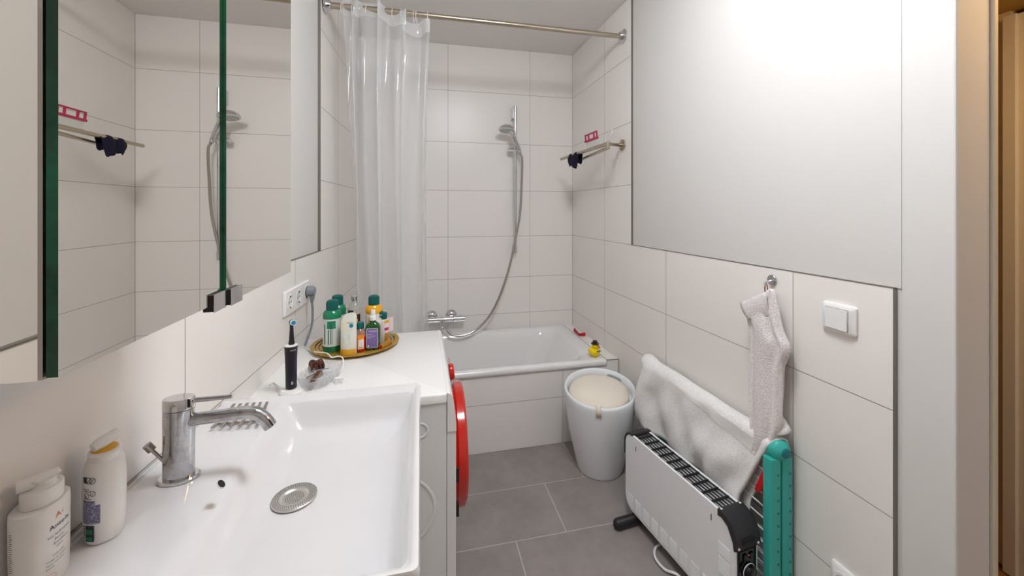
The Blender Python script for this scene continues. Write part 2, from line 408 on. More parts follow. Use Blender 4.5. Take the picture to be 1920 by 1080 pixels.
# the wall side follows the slanted left wall
loft(bm, R_, cap0=False)
ob('basin', bm, 'enamel', t, smooth=50)
bm = NB(); disc_solid(bm, (.05, 2.35, .104), (0, 0, 1), [(.03, 0), (.028, .004), (.0, .006)]); ob('drain', bm, 'chrome', t, label='round chrome drain')
# red toy piece on the ledge
bm = NB()
a = onZ(1077, 622, TZ); b = onZ(1086, 630, TZ); c = onZ(1097, 630, TZ)
pr = [(a, .004, .026), (b, .003, .016), (c, .003, .022)]
zz = Vector((0, 0, 1)); n_ = Vector((.6, -.8, 0)).normalized()
loft(bm, [[p+zz*.001-n_*w*2, p+zz*.001+n_*w*2, p+zz*h+n_*w, p+zz*h-n_*w] for p, w, h in pr])
tag(ob('toy_boat', bm, 'rclip', bevel=.002), 'small bent red toy on the tiled bathtub ledge', 'toy')
# duck
dk = onZ(1114, 668, TZ+.0)
t = thing('rubber_duck', 'yellow rubber duck with brown top hat on the bathtub corner', 'toy', dk)
dx, dy, dz = dk
bm = NB()
ell(bm, (dx, dy, dz+.024), (.035, .029, .026), 20, 12, f=lambda p: Vector((p.x, p.y, max(p.z, dz+.001)+max(0, (dx-.012-p.x))*.5)))
ell(bm, (dx+.006, dy-.002, dz+.056), (.0205, .0195, .0195), 18, 12)
ell(bm, (dx-.008, dy-.024, dz+.027), (.016, .006, .011), 12, 8)
ob('body', bm, 'duck', t, sub=1)
bm = NB(); ell(bm, (dx+.021, dy-.014, dz+.052), (.010, .008, .0035), 12, 8); ob('beak', bm, 'red', t, label='red beak')
bm = NB(); lathe(bm, [(.022, dz+.070), (.022, dz+.073), (.0135, dz+.0735), (.0125, dz+.086), (.001, dz+.087)], dx+.004, dy-.002, 20); ob('hat', bm, 'hat', t, label='brown top hat')
bm = NB()
for s in (-1, 1): ell(bm, (dx+.016+s*.006, dy-.0255, dz+.035+s*.001), (.0055, .003, .004), 10, 6)
ob('bow_tie', bm, 'capg', t, label='dark green bow tie')
bm = NB()
for q in ((.012, -.0185), (.023, -.011)): ell(bm, (dx+q[0], dy+q[1], dz+.061), (.003, .0025, .0035), 10, 6)
ob('eye', bm, 'black', t)
# ============================================================ SHOWER
SY = FAR-.05
t = thing('shower_rail', 'chrome riser rail with sliding hand shower on the back wall', 'shower', (.62, FAR, .93))
bm = NB(); ta = onY(967, 199, SY); tb = onY(965, 474, SY); ta.x = tb.x = (ta.x+tb.x)/2
cyl(bm, tb, ta, .0105); ob('rail', bm, 'chrome', t)
for zc, s in ((ta.z-.05, 1), (tb.z+.03, -1)):
    bm = NB(); box(bm, ta.x-.020, ta.x+.010, SY-.004, FAR-.0005, zc-.035, zc+.045) if s > 0 else box(bm, ta.x-.012, ta.x+.012, SY-.006, FAR-.0005, zc-.03, zc+.02)
    ob('wall_bracket', bm, 'chrome', t, bevel=.003)
sl = onY(966, 283, SY)
bm = NB(); cyl(bm, sl-Vector((0, 0, .024)), sl+Vector((0, 0, .024)), .018); cyl(bm, sl, sl+Vector((-.052, -.004, 0)), .017); cyl(bm, sl, sl+Vector((.024, -.03, 0)), .014)
ob('slider', bm, 'chrome', t, bevel=.002, label='chrome sliding holder')
hd = onY(950, 243, 2.555)
t2 = thing('hand_shower', 'chrome hand shower clipped to the riser rail', 'shower head', hd)
bm = NB(); ax = Vector((-.10, -.16, -1)).normalized()
disc_solid(bm, hd, ax, [(.0, -.030), (.030, -.026), (.050, -.012), (.054, -.002), (.054, .006), (.049, .009)], 40); ob('head', bm, 'chrome', t2)
bm = NB(); disc_solid(bm, hd, ax, [(.048, .008), (.047, .0105), (.0, .011)], 40)
for i in range(3):
    for k in range(6+6*i):
        an = 2*PI*k/(6+6*i); u = ax.orthogonal().normalized(); w = ax.cross(u); rr = .012+.014*i
        disc_solid(bm, hd+u*rr*math.cos(an)+w*rr*math.sin(an), ax, [(.0022, .010), (.0015, .013), (.0, .0132)], 6, 1)
ob('spray_face', bm, ['lab', 'pplastic'], t2, label='grey spray face with nozzles')
bm = NB(); he = sl+Vector((.026, -.034, -.022))
tube(bm, catmull([hd-ax*.014+Vector((.018, 0, 0)), hd+Vector((.048, .010, -.045)), he+Vector((-.008, .004, .03)), he], 6), [.020, .019, .018, .017, .016, .0155, .015, .0145, .014, .014, .0135, .013, .013, .0125, .012, .012, .011, .011, .011], 16)
ob('handle', bm, 'chrome', t2)
hose = [he, onY(979, 300, 2.60), onY(978, 350, 2.615), onY(975, 400, 2.615), onY(966, 450, 2.61), onY(955, 500, 2.60), onY(938, 552, 2.595), onY(918, 592, 2.59), onY(893, 618, 2.58), onY(868, 629, 2.57), onY(846, 627, 2.57), onY(836, 614, 2.585)]
bm = NB(); tube(bm, catmull(hose, 8), .0075, 10)
tag(ob('shower_hose', bm, 'steel'), 'grey metal shower hose looping down to the bath mixer', 'hose')
t = thing('bath_mixer', 'chrome thermostat bath mixer on the back wall', 'tap', (.18, FAR, .5))
mz = onY(840, 599, 2.62).z; MY = 2.625
bm = NB(); cyl(bm, (-.02, MY, mz), (.205, MY, mz), .019); ob('body', bm, 'chrome', t)
bm = NB(); cyl(bm, (.208, MY, mz), (.282, MY, mz), .0215, 28); box(bm, .262, .270, MY-.004, MY+.004, mz+.02, mz+.028); ob('knob', bm, 'chrome', t, bevel=.002)
for x in (.072, .200):
    bm = NB(); disc_solid(bm, (x, FAR-.0005, mz+.012), (0, -1, 0), [(.036, 0), (.036, .006), (.028, .016), (.016, .022), (.014, .05)]); ob('wall_flange', bm, 'chrome', t)
bm = NB(); cyl(bm, (.137, MY-.006, mz), (.137, MY-.012, mz-.05), .018, 24, 0, .013); ell(bm, (.137, MY-.014, mz-.052), (.014, .014, .018)); ob('spout', bm, 'chrome', t)
# towel rail with two swivel arms
RW = onX(1168, 272, RIGHT)
t = thing('towel_rail', 'brushed nickel swivel towel rail with two arms on the right wall', 'towel rail', RW)
bm = NB(); disc_solid(bm, RW, (-1, 0, 0), [(.030, 0.0005), (.030, .008), (.026, .010), (.010, .011), (.010, .018)]); ob('wall_flange', bm, 'nickel', t)
pv = Vector((.914, 1.85, RW.z-.014))
bm = NB(); tube(bm, catmull([RW+Vector((-.01, 0, 0)), RW+Vector((-.05, -.015, -.003)), pv], 6), .0095, 16); cyl(bm, pv-Vector((0, 0, .026)), pv+Vector((0, 0, .0095)), .0105, 20); ob('wall_arm', bm, 'nickel', t)
A1 = Vector((.88, 2.43, RW.z-.020)); A2 = Vector((.9375, 2.27, RW.z-.045))
bm = NB(); cyl(bm, pv, A1, .0095, 16); ell(bm, A1, (.0095,)*3, 10, 8); ob('swivel_arm', bm, 'nickel', t)
bm = NB(); cyl(bm, pv-Vector((0, 0, .022)), A2, .0085, 16); ell(bm, A2, (.0085,)*3, 10, 8); ob('swivel_arm', bm, 'nickel', t)
def rail(s, off=0): return pv.lerp(A1, s)+Vector((0, 0, off))
# dark cloth over the arm
bm = NB(); rows = []
d = (A1-pv).normalized(); nx = Vector((d.y, -d.x, 0)).normalized()
for i in range(15):
    s = i/14; row = []
    for j in range(15):
        v = j/14*2-1
        dep = abs(v)*(.098-.030*s+.008*math.sin(s*9)+.004*math.sin(s*23)) if v < 0 else abs(v)*(.06+.015*math.sin(s*7+1))
        side = (.014+.012*noise.noise(Vector((s*4, v*3, 1))))*(1 if v > 0 else -1)*min(1, abs(v)*5)
        p = rail(.52+.29*s*(1-.30*abs(v))+.05*abs(v))+nx*(side+.006*math.sin(s*14))+Vector((0, 0, .012-dep))
        row.append(p)
    rows.append(row)
loft(bm, rows, closed=False)
tag(ob('dark_cloth', bm, 'darkcloth', solid=.006, sub=1), 'small navy blue cloth hanging over the towel rail', 'cloth')
# magenta clip holder and white loop
t = thing('bath_hanger', 'magenta and clear plastic hanger standing up on the towel rail', 'hanger', rail(.30))
bm = NB(); e1 = d; uz = (Vector((0, 0, 1))-nx*.1).normalized()
o0 = rail(.18, .045)
def bar(a, b, r=.0035, bm_=None): tube(bm_ or bm, [a, b], r, 8)
W_, H_ = .14, .042
h_ = lambda u, v: o0+e1*u+uz*v
prism(bm, [(0, 0), (W_, 0), (W_, .010), (0, .010)], -.006, .006, lambda u, v, h: h_(u, v)+nx*h)
for u in (.002, .034, .095, W_-.010): prism(bm, [(u, .008), (u+.008, .008), (u+.008, H_), (u, H_)], -.003, .003, lambda u, v, h: h_(u, v)+nx*h)
prism(bm, [(.004, H_-.007), (W_-.004, H_-.007), (W_-.004, H_), (.004, H_)], -.003, .003, lambda u, v, h: h_(u, v)+nx*h)
ob('frame', bm, 'redp', t, label='magenta frame with square openings')
bm = NB(); prism(bm, [(-.01, -.040), (W_-.01, -.040), (W_-.012, 0), (.002, 0)], -.0012, .0012, lambda u, v, h: h_(u, v)+nx*h); ob('panel', bm, 'clearp', t, label='clear panel')
bm = NB(); lo = pv+Vector((.0, .0, .0))
tl_ = [onX(1135, 267, .914), onX(1137, 256, .914), onX(1143, 245, .914), onX(1147, 243, .914), onX(1148, 249, .914), onX(1143, 259, .914), onX(1137, 268, .914)]
tube(bm, catmull(tl_, 5), .0022, 8)
tag(ob('white_loop', bm, 'plastic'), 'white plastic handle loop above the towel rail pivot', 'handle')
# shower curtain rod
RY = 1.942; RZ = CZ+.922
t = thing('curtain_rod', 'brushed nickel telescopic shower curtain rod from wall to wall', 'rod', (.3, RY, RZ))
bm = NB(); xl = wl(RY)+.002; cyl(bm, (.10, RY, RZ), (RIGHT-.02, RY, RZ-.002), .0125, 24); cyl(bm, (xl+.02, RY, RZ), (-.05, RY, RZ), .014, 24); cyl(bm, (-.05, RY, RZ), (.11, RY, RZ), .0135, 24); cyl(bm, (.690, RY, RZ), (.705, RY, RZ), .0135, 24); ob('tube', bm, 'nickel', t)
for x, s in ((RIGHT-.0005, -1), (xl, 1)):
    bm = NB(); disc_solid(bm, (x, RY, RZ), (s, 0, 0), [(.036, 0), (.036, .006), (.028, .010), (.024, .02), (.020, .028), (.0145, .03)]); ob('end_flange', bm, 'chrome', t, label='clear chrome-ringed end flange')
# curtain
t = thing('shower_curtain', 'clear vinyl shower curtain bunched at the left of the rod', 'curtain', (-.17, RY, .2))
def cur(u, w):
    """u along the width, w 0 at the top .. 1 at the foot"""
    x = -.345+.40*u+.020*math.sin(u*23+w*2)+.008*math.sin(u*41)
    amp = .030+.016*w+.012*math.sin(u*9)
    x += .05*w*(1-u)*math.sin(w*2.2)-.02*(u-.5)*math.sin(w*PI)
    y = RY-.010+amp*math.sin(u*39+1.6*math.sin(w*3)+w*1.5)+.012*noise.noise(Vector((u*6, w*4, 3)))
    if w < .08: y = y*(w/.08)+(RY-.018+.022*math.sin(u*26))*(1-w/.08)
    zt = 2.176+(-.03 if u > .50 else .0)+(-.03 if u > .72 else 0)+.008*math.sin(u*20)
    # smooth the steps of the hung-up hem
    zt = 2.174-.030/(1+math.exp(-(u-.52)*60))-.034/(1+math.exp(-(u-.74)*60))+.007*math.sin(u*22)
    return Vector((x, min(y, TY0-.018) if w > .75 else y, zt+(.30-zt)*w))
NU, NW = 150, 44; HW = .036
def sheet(w0, w1, nw, off=0):
    b_ = NB(); loft(b_, [[cur(i/NU, w0+(w1-w0)*j/nw)+Vector((0, off, 0)) for i in range(NU+1)] for j in range(nw+1)], closed=False); return b_
ob('sheet', sheet(HW, 1, NW), 'curtain', t, smooth=180, recalc=False)
ob('hem', sheet(0, HW, 4), 'hem', t, smooth=180, label='frosted top hem', recalc=False)
for k, x in enumerate((-.345, -.30, -.24, -.18, -.125, -.085, -.03, -.018, .035)):
    bm = NB(); pts = [Vector((x+.003*math.sin(a), RY+.019*math.sin(a), RZ-.012+.028*math.cos(a))) for a in [2*PI*i/24 for i in range(25)]]
    tube(bm, pts, .0016, 6, cap=False)
    ob('curtain_ring', bm, 'plastic', t)
# ============================================================ MIRROR CABINET
phi = -.01; MX, MZ = -.235, CZ-.108
cab = lambda x, y, z: Vector((MX+math.tan(phi)*(y-1)+x, y, z))
CY0, CY1, CYm = .318, .800, .545
t = thing('mirror_cabinet', 'wall cabinet with two mirrored glass sliding doors above the washbasin', 'mirror cabinet', (-.34, .56, MZ))
CT = 2.05
bm = NB(); box(bm, -.014, -.007, CY0+.004, CY1-.004, MZ+.002, CT, 0, lambda p: cab(*p))
v = [cab(-.014, CY0+.004, 0), cab(-.014, CY1-.004, 0), Vector((wl(CY1)+.002, CY1-.004, 0)), Vector((wl(CY0)+.002, CY0+.004, 0))]
loft(bm, [[Vector((p.x, p.y, z)) for p in v] for z in (MZ+.002, CT)])
ob('carcass', bm, 'lacquer', t, smooth=0)
bm = NB(); v = [Vector((wl(CY0)+.002, CY0+.001, 0)), cab(-.011, CY0+.001, 0), cab(-.011, CY0+.0035, 0), Vector((wl(CY0)+.002, CY0+.0035, 0))]
loft(bm, [[Vector((p.x, p.y, z)) for p in v] for z in (MZ-.002, CT)]); ob('side_mirror', bm, 'mirror', t, smooth=0)
bm = NB(); box(bm, -.0105, -.0078, CY0-.0005, CY0+.004, MZ-.001, CT, 0, lambda p: cab(*p)); ob('corner_strip', bm, 'steel', t, smooth=0)
def mdoor(y0, y1, x, zlo, thk):
    bm = NB(); box(bm, x-thk, x, y0, y1, zlo, CT, 0, lambda p: cab(*p))
    for f in bm.faces:
        c = f.calc_center_median(); n = f.normal
        f.material_index = 0
    bmesh.ops.recalc_face_normals(bm, faces=bm.faces)
    for f in bm.faces: f.material_index = 0 if f.normal.x > .5 else 1
    return ob('mirror_door', bm, ['mirror', 'gedge'], t, smooth=0)
mdoor(CY0, CYm+.004, 0, MZ, .0065)
mdoor(CYm, CY1, .0035, MZ-.004, .0033)
for y0, y1, x in ((CYm-.030, CYm-.0002, 0), (CYm+.004, CYm+.036, .0035)):
    bm = NB(); box(bm, x-.0075, x+.0030, y0, y1, MZ-.0070, MZ+.012, 1, lambda p: cab(*p)); box(bm, x+.0030, x+.0040, y0, y1, MZ-.0080, MZ+.013, 0, lambda p: cab(*p))
    ob('glass_clip', bm, ['chrome', 'black'], t, smooth=0, bevel=.0005, label='chrome clip at the foot of the glass')
# ============================================================ WASHBASIN + VANITY
BZ = .765; BX0, BX1, BY0, BY1 = -.485, .0, .525, 1.098
t = thing('washbasin', 'wide white ceramic washbasin with a flat deck along the wall', 'washbasin', (-.24, .81, BZ-.05))
bm = NB()
def left(r, y0=BY0): # follow the slanted wall on the outside
    return [Vector((max(p.x, wl(p.y)+.004) if p.x < -.3 else p.x, p.y, p.z)) for p in r]
lx = -.318
R_ = [left(rrect(BX0+.03, BX1-.050, BY0+.018, BY1-.018, BZ-.088, .02, 8)), left(rrect(BX0-.02, BX1-.030, BY0+.02, BY1-.02, BZ-.052, .02, 8)), left(rrect(BX0-.02, BX1-.004, BY0+.002, BY1-.002, BZ-.044, .014, 8)),
      left(rrect(BX0-.02, BX1, BY0, BY1, BZ-.006, .010, 8)), left(rrect(BX0-.02, BX1-.0025, BY0+.002, BY1-.002, BZ, .010, 8)),
      left(rrect(BX0+.004, BX1-.010, BY0+.010, BY1-.012, BZ, .008, 8)), left(rrect(BX0+.008, BX1-.013, BY0+.013, BY1-.018, BZ-.004, .010, 8)),
      rrect(lx-.015, BX1-.015, BY0+.015, BY1-.030, BZ-.0055, .016, 8), rrect(lx, BX1-.018, BY0+.020, BY1-.034, BZ-.009, .016, 8),
      rrect(lx+.013, BX1-.026, BY0+.028, BY1-.042, BZ-.030, .020, 8), rrect(lx+.025, BX1-.036, BY0+.038, BY1-.054, BZ-.056, .026, 8),
      rrect(lx+.036, BX1-.052, BY0+.054, BY1-.070, BZ-.068, .034, 8), rrect(-.272, -.085, .66, .98, BZ-.0755, .05, 8), ring(-.233, .82, BZ-.079, .024, n=36)]
# rotate ring so that its first vertex meets the first of the rounded rectangles
R_[-1] = [Vector((-.233+.024*math.cos(2*PI*(i+.0)/36+.10), .82+.024*math.sin(2*PI*i/36+.10), BZ-.079)) for i in range(36)]
loft(bm, R_, cap0=True, cap1=True)
ob('bowl', bm, 'ceram', t, smooth=60)
oc = onX(422, 907, -.303)
bm = NB(); disc_solid(bm, oc+Vector((-.006, 0, -.0)), (1, 0, .9), [(.0074, 0), (.0072, .0012), (.0066, .0014)], 24, 0); disc_solid(bm, oc+Vector((-.006, 0, 0)), (1, 0, .9), [(.0066, .0014), (.0, .0016)], 20, 1)
ob('overflow_hole', bm, ['ceram', 'hole'], t, label='dark round overflow hole')
# drain sieve
t = thing('sink_strainer', 'perforated steel sieve lying in the washbasin drain', 'strainer', (-.233, .82, BZ-.077))
dz = BZ-.0762
bm = NB(); cx, cy = -.229, .82
lathe(bm, [(.0385, dz), (.0385, dz+.0018), (.0375, dz+.0028), (.0235, dz+.0030), (.0205, dz-.0005), (.0170, dz-.0008), (.0001, dz-.0005)], cx, cy, 48)
for rr, nn, zz_ in ((.0365, 60, dz+.0032), (.0335, 56, dz+.0033), (.0305, 50, dz+.0034), (.0275, 46, dz+.0035), (.0150, 30, dz+.0003), (.0115, 22, dz+.0003), (.008, 15, dz+.0003), (.0045, 8, dz+.0003)):
    for k in range(nn):
        a = 2*PI*k/nn+rr*50; x, y = cx+rr*math.cos(a), cy+rr*math.sin(a)
        quad(bm, [(x-.0007, y-.0007, zz_), (x+.0007, y-.0007, zz_), (x+.0007, y+.0007, zz_), (x-.0007, y+.0007, zz_)], 1)
ob('sieve', bm, ['sieve', 'hole'], t, smooth=50)
# vanity
t = thing('vanity_unit', 'white lacquered vanity cupboard under the washbasin', 'cabinet', (-.25, .81, 0))
bm = NB(); v = [(wl(.54)+.004, .54), (-.045, .54), (-.045, 1.085), (wl(1.085)+.004, 1.085)]
loft(bm, [[Vector((x, y, z)) for x, y in v] for z in (.0, BZ-.090)]); ob('carcass', bm, 'lacquer', t, smooth=0, bevel=.002)
for z0, z1 in ((.07, .37), (.375, .672)):
    bm = NB(); box(bm, -.0445, -.026, .538, 1.087, z0, z1); dr = ob('drawer', bm, 'lacquer', t, smooth=0, bevel=.002)
    bm = NB(); box(bm, -.026, -.018, .70, .93, z1-.02, z1-.012); ob('handle', bm, 'steel', dr, smooth=0, bevel=.001)
# faucet
fx, fy, fz = -.408, .806, BZ-.0035
t = thing('faucet', 'chrome single lever basin faucet on the washbasin deck', 'faucet', (fx, fy, fz))
bm = NB(); A_, B_ = .0255, .0165
def fl_(p): return p
lathe(bm, [(.0310, fz), (.0310, fz+.0030), (.0290, fz+.0045), (.001, fz+.0046)], fx, fy, 48, asp=.74); ob('base_plate', bm, 'chrome', t)
bm = NB(); lathe(bm, [(.0235, fz+.0040), (.0235, fz+.119), (.0228, fz+.1195)], fx, fy, 48, asp=.72); ob('body', bm, 'wchrome', t)
bm = NB(); lathe(bm, [(.0228, fz+.120), (.0238, fz+.1205), (.0238, fz+.137), (.0225, fz+.139), (.001, fz+.1395)], fx, fy, 48, asp=.72); ob('cap', bm, 'chrome', t)
bm = NB(); tube(bm, [Vector((fx+.018, fy, fz+.132)), Vector((fx+.050, fy-.001, fz+.1325)), Vector((fx+.083, fy-.002, fz+.1335))], [.0044, .0040, .0036], 12); ob('lever', bm, 'wchrome', t)
bm = NB(); sp = [Vector((fx+.010, fy, fz+.098)), Vector((fx+.06, fy, fz+.100)), Vector((fx+.100, fy, fz+.1015)), Vector((fx+.120, fy, fz+.098)), Vector((fx+.134, fy, fz+.086)), Vector((fx+.143, fy, fz+.072))]
tube(bm, catmull(sp, 6), .0108, 24); ob('spout', bm, 'wchrome', t)
bm = NB(); disc_solid(bm, sp[-1]+Vector((-.0006, 0, .001)), (.55, 0, -.84), [(.009, .0), (.009, .002), (.0, .0021)], 24); ob('aerator', bm, 'steel', t)
bm = NB(); q0 = Vector((fx-.018, fy-.003, fz+.030)); q1 = Vector((fx-.034, fy-.010, fz+.058)); cyl(bm, q0, q1, .0026, 12); cyl(bm, q1-Vector((.000, .0, .0)), q1+(q1-q0).normalized()*.013, .0062, 20); ob('pop_up_rod', bm, 'steel', t, label='small pop-up waste knob behind the body')
# soap rack of steel slats
t = thing('soap_rack', 'slatted stainless steel soap rack on the washbasin deck', 'soap dish', (-.39, 1.0, BZ-.004))
sz = BZ-.0035
aa, bb_, cc, dd = onZ(400, 806, sz), onZ(484, 800, sz), onZ(500, 762, sz), onZ(437, 766, sz)
for k in range(6):
    s = k/5; p0 = aa.lerp(bb_, s); p1 = dd.lerp(cc, s); e = (p1-p0).normalized(); p0 = p0-e*.006; p1 = p1+e*.006
    bm = NB(); w = Vector((.0032, 0, 0)); zt = Vector((0, 0, .0016)); z0 = Vector((0, 0, .007))
    mid = p0.lerp(p1, .5)
    loft(bm, [[p-w+zz_, p+w+zz_, p+w+zz_+zt, p-w+zz_+zt] for p, zz_ in ((p0, z0), (p0.lerp(p1, .2), z0*.75), (p0.lerp(p1, .8), z0*.75), (p1, z0))]); ob('slat', bm, 'steel', t)
for s in (.2, .8):
    bm = NB(); a, b = aa.lerp(dd, s), bb_.lerp(cc, s); cyl(bm, a+Vector((0, 0, .0028)), b+Vector((0, 0, .0028)), .0024, 8); ob('cross_bar', bm, 'steel', t)
# ============================================================ PUMP BOTTLES
def oval(cx, cy, a, b, rot, pw=2.2):
    """surface point of the oval bottle: angle, height"""
    def f(an, z, off=0, k=1):
        c, s = math.cos(an), math.sin(an)
        x = (a*k+off)*math.copysign(abs(c)**(2/pw), c); y = (b*k+off)*math.copysign(abs(s)**(2/pw), s)
        return Vector((cx+x*math.cos(rot)-y*math.sin(rot), cy+x*math.sin(rot)+y*math.cos(rot), z))
    return f
def patch(bm, f, a0, a1, z0, z1, off=.0004, n=10, mi=0, k=1):
    loft(bm, [[f(a0+(a1-a0)*i/n, z, off, k) for i in range(n+1)] for z in (z0, z1)], mi, closed=False)
bx, by, bz = -.463, .620, BZ-.004
t = thing('lotion_bottle', 'tall flat-shouldered white pump bottle nearest the viewer on the washbasin deck', 'pump bottle', (bx, by, bz))
HS = .82
S1_ = oval(bx, by, .0305, .0225, PI/2+.12, 2.3)
def S1(an, z, off=0, k=1): return S1_(an, bz+(z-bz)*HS, off, k)
bm = NB(); loft(bm, [[S1(2*PI*i/48, bz+z, 0, k) for i in range(48)] for z, k in ((0, .9), (.003, .95), (.05, .985), (.115, 1.0), (.121, .985), (.123, .93), (.1235, .3))]); ob('bottle', bm, 'plastic', t)
bm = NB()
def col_(z0, z1, r, asp=.8, k=2.3): lathe(bm, [(r*.98, bz+z0*HS), (r, bz+z0*HS+.001), (r, bz+z1*HS-.002), (r*.95, bz+z1*HS), (.001, bz+z1*HS)], bx+.002, by, 40, asp=asp, rot=PI/2+.12)
col_(.1236, .147, .0215, .82); ob('collar', bm, 'plastic', t)
bm = NB(); lathe(bm, [(.0125, bz+.120), (.0105, bz+.124), (.011, bz+.128), (.013, bz+.131), (.001, bz+.132)], bx+.004, by, 24)
tube(bm, [Vector((bx-.014, by-.013, bz+.127)), Vector((bx+.004, by, bz+.128)), Vector((bx+.013, by+.010, bz+.133))], [.007, .009, .0035], 14); ob('pump_head', bm, 'plastic', t)
bm = NB()
def lab1(a0, zt, sgn=1, slope=0):
    def f(u, v):
        return S1(a0+u/.030*sgn, bz+zt+v, .0005)
    return f
# front print (towards the room), read along the oval
fa0 = -PI/2-.75
for s, sz_, z_, mi, du in (('A', .0105, .1005, 1, .0115), ('v', .007, .1025, 1, .0185), ('Anteis', .0095, .0865, 0, .004), ('Lait hydratant', .0048, .0755, 0, .002), ('Baume', .0042, .0690, 0, .010), ('Emollient', .0046, .0625, 0, .009), ('peaux', .0035, .0570, 0, .012),
                      ('with cold', .0035, .0465, 0, .008), ('Visage et corps', .0038, .0405, 2, .0005), ('Peaux sensibles', .0034, .0350, 0, .0005), ('Enfants', .0034, .0305, 0, .0)):
    text(bm, s, sz_, lab1(fa0+du/.030, z_), mi)
ar = [lab1(fa0, .010)(.002+.010*math.cos(a), .006+.007*math.sin(a)) for a in [i*PI/8 for i in range(-4, 10)]]
tube(bm, ar, .0002, 5, 1)
ob('front_print', bm, ['ink', 'orangep', 'dteal', 'ink'], t, smooth=0, recalc=False, label='dark, orange and teal lettering on the front')
bm = NB()
# side print: fine lines, an orange stamp and a bar code
ba = -PI-.95+2*PI-PI*.0
for k in range(19):
    w = .0045+.0035*random.random(); patch(bm, S1, 2.62, 2.62+w/.030, bz+.099-.0030*k, bz+.0998-.0030*k, .0004, 4, 3)
patch(bm, S1, 2.62, 2.88, bz+.034, bz+.040, .0004, 4, 1)
for k in range(5): patch(bm, S1, 2.60, 2.85, bz+.031-.0022*k, bz+.0322-.0022*k, .0004, 4, 3)
for k in range(9): patch(bm, S1, 2.60+.03*k, 2.615+.03*k, bz+.004, bz+.014, .0004, 2, 3)
ob('label', bm, ['ink', 'orangep', 'dteal', 'ink'], t, smooth=0, recalc=False, label='fine dark and orange print on the side')
bx, by, bz = -.444, .695, BZ-.004
t = thing('soap_pump_bottle', 'rounded white pump bottle with yellow collar and blue-grey back label', 'pump bottle', (bx, by, bz))
rr_ = .92
S2 = oval(bx, by, .031, .0225, PI/2+.62, 2.2)
bm = NB(); loft(bm, [[S2(2*PI*i/48, bz+z, 0, k) for i in range(48)] for z, k in ((0, .86), (.003, .94), (.03, 1), (.085, 1.02), (.100, .96), (.108, .84), (.1115, .72), (.1118, .4))]); ob('bottle', bm, 'plastic', t)
bm = NB(); lathe(bm, [(.0235, bz+.107), (.0235, bz+.1185), (.021, bz+.1205), (.001, bz+.121)], bx, by, 40, asp=.76, rot=PI/2+.62); ob('collar', bm, 'plastic', t)
bm = NB(); lathe(bm, [(.0140, bz+.1205), (.0140, bz+.1225), (.010, bz+.1245), (.001, bz+.1248)], bx, by, 28); ob('ring', bm, 'gold', t, label='yellow ring')
bm = NB(); lathe(bm, [(.0045, bz+.1240), (.0045, bz+.129)], bx, by, 16)
tube(bm, catmull([Vector((bx-.006, by-.013, bz+.1285)), Vector((bx, by-.002, bz+.132)), Vector((bx+.007, by+.010, bz+.1355)), Vector((bx+.010, by+.015, bz+.1360))], 4), [.006, .0073, .008, .0085, .0085, .0085, .008, .0078, .0075, .007, .0065, .0055, .003], 16); ob('pump_head', bm, 'plastic', t)
bm = NB()
la = 1.93
patch(bm, S2, la, la+.98, bz+.032, bz+.058, .0004, 8, 0)
patch(bm, S2, la+.04, la+.75, bz+.058, bz+.064, .0004, 8, 0)
for k, (w, z) in enumerate(((.5, .066), (.62, .0625), (.4, .0790), (.55, .0765))): patch(bm, S2, la+.06, la+.06+w, bz+z, bz+z+.0009, .0005, 8, 1)
patch(bm, S2, la+.02, la+.28, bz+.0875, bz+.0955, .0005, 5, 3)
for a_, z_, r_ in ((la+.42, .0915, .0042), (la+.62, .0915, .0042), (la+.30, .0715, .0038), (la+.64, .0740, .0036)):
    c_ = [S2(a_+r_*math.cos(q)/.027, bz+z_+r_*math.sin(q), .0005) for q in [2*PI*i/14 for i in range(15)]]
    tube(bm, c_, .0003, 5, 1, cap=False); tube(bm, [c_[2], c_[9]], .0003, 5, 1)
patch(bm, S2, la+.22, la+.70, bz+.008, bz+.030, .0004, 6, 1)
patch(bm, S2, la+.25, la+.62, bz+.018, bz+.0245, .0006, 6, 2); patch(bm, S2, la+.25, la+.62, bz+.0095, bz+.0145, .0006, 6, 2)
for k in range(6): patch(bm, S2, la+.04+.02*(k % 2), la+.18, bz+.012+.003*k, bz+.0135+.003*k, .0005, 3, 1)
ob('back_label', bm, ['bluep', 'ink', 'greenp', 'blackm', 'gold'], t, smooth=0, recalc=False, label='blue-grey print block with green bars')
bm = NB()
patch(bm, S2, -.98, -.82, bz+.036, bz+.046, .0005, 4, 4); patch(bm, S2, -.95, -.85, bz+.051, bz+.058, .0005, 4, 1)
ob('front_label', bm, ['bluep', 'ink', 'greenp', 'blackm', 'gold'], t, smooth=0, recalc=False, label='edge of the orange front print')
# ============================================================ WASHING MACHINE
WY0, WY1, WX, WZ = 1.136, 1.742, .098, .712
t = thing('washing_machine', 'white front-loading washing machine with red door ring beside the washbasin', 'washing machine', (-.15, 1.44, 0))
bm = NB()
v = [(wl(WY0)+.012, WY0+.002), (.0715, WY0+.002), (.0715, WY1-.002), (wl(WY0)+.012, WY1-.002)]
loft(bm, [[Vector((x, y, z)) for x, y in v] for z in (.0, WZ-.026)])
fs = lambda u, v_, h: Vector((u, WY0+.002-h, v_))
for (cx, cz, r0, r1) in ((-.063, .395, .099, .105), (-.072, .395, .063, .067), (-.002, .614, .019, .023)):
    pr_ = [[fs(cx+r*math.cos(a), cz+r*math.sin(a)*.95, h) for a in [2*PI*i/48 for i in range(48)]] for r, h in ((r0-.002, .0), (r0, .0012), (r1, .0012), (r1+.002, 0))]
    loft(bm, pr_, cap0=False, cap1=False)
ob('housing', bm, 'lacquer', t, smooth=40)
bm = NB()
xw = wl(WY0)+.004
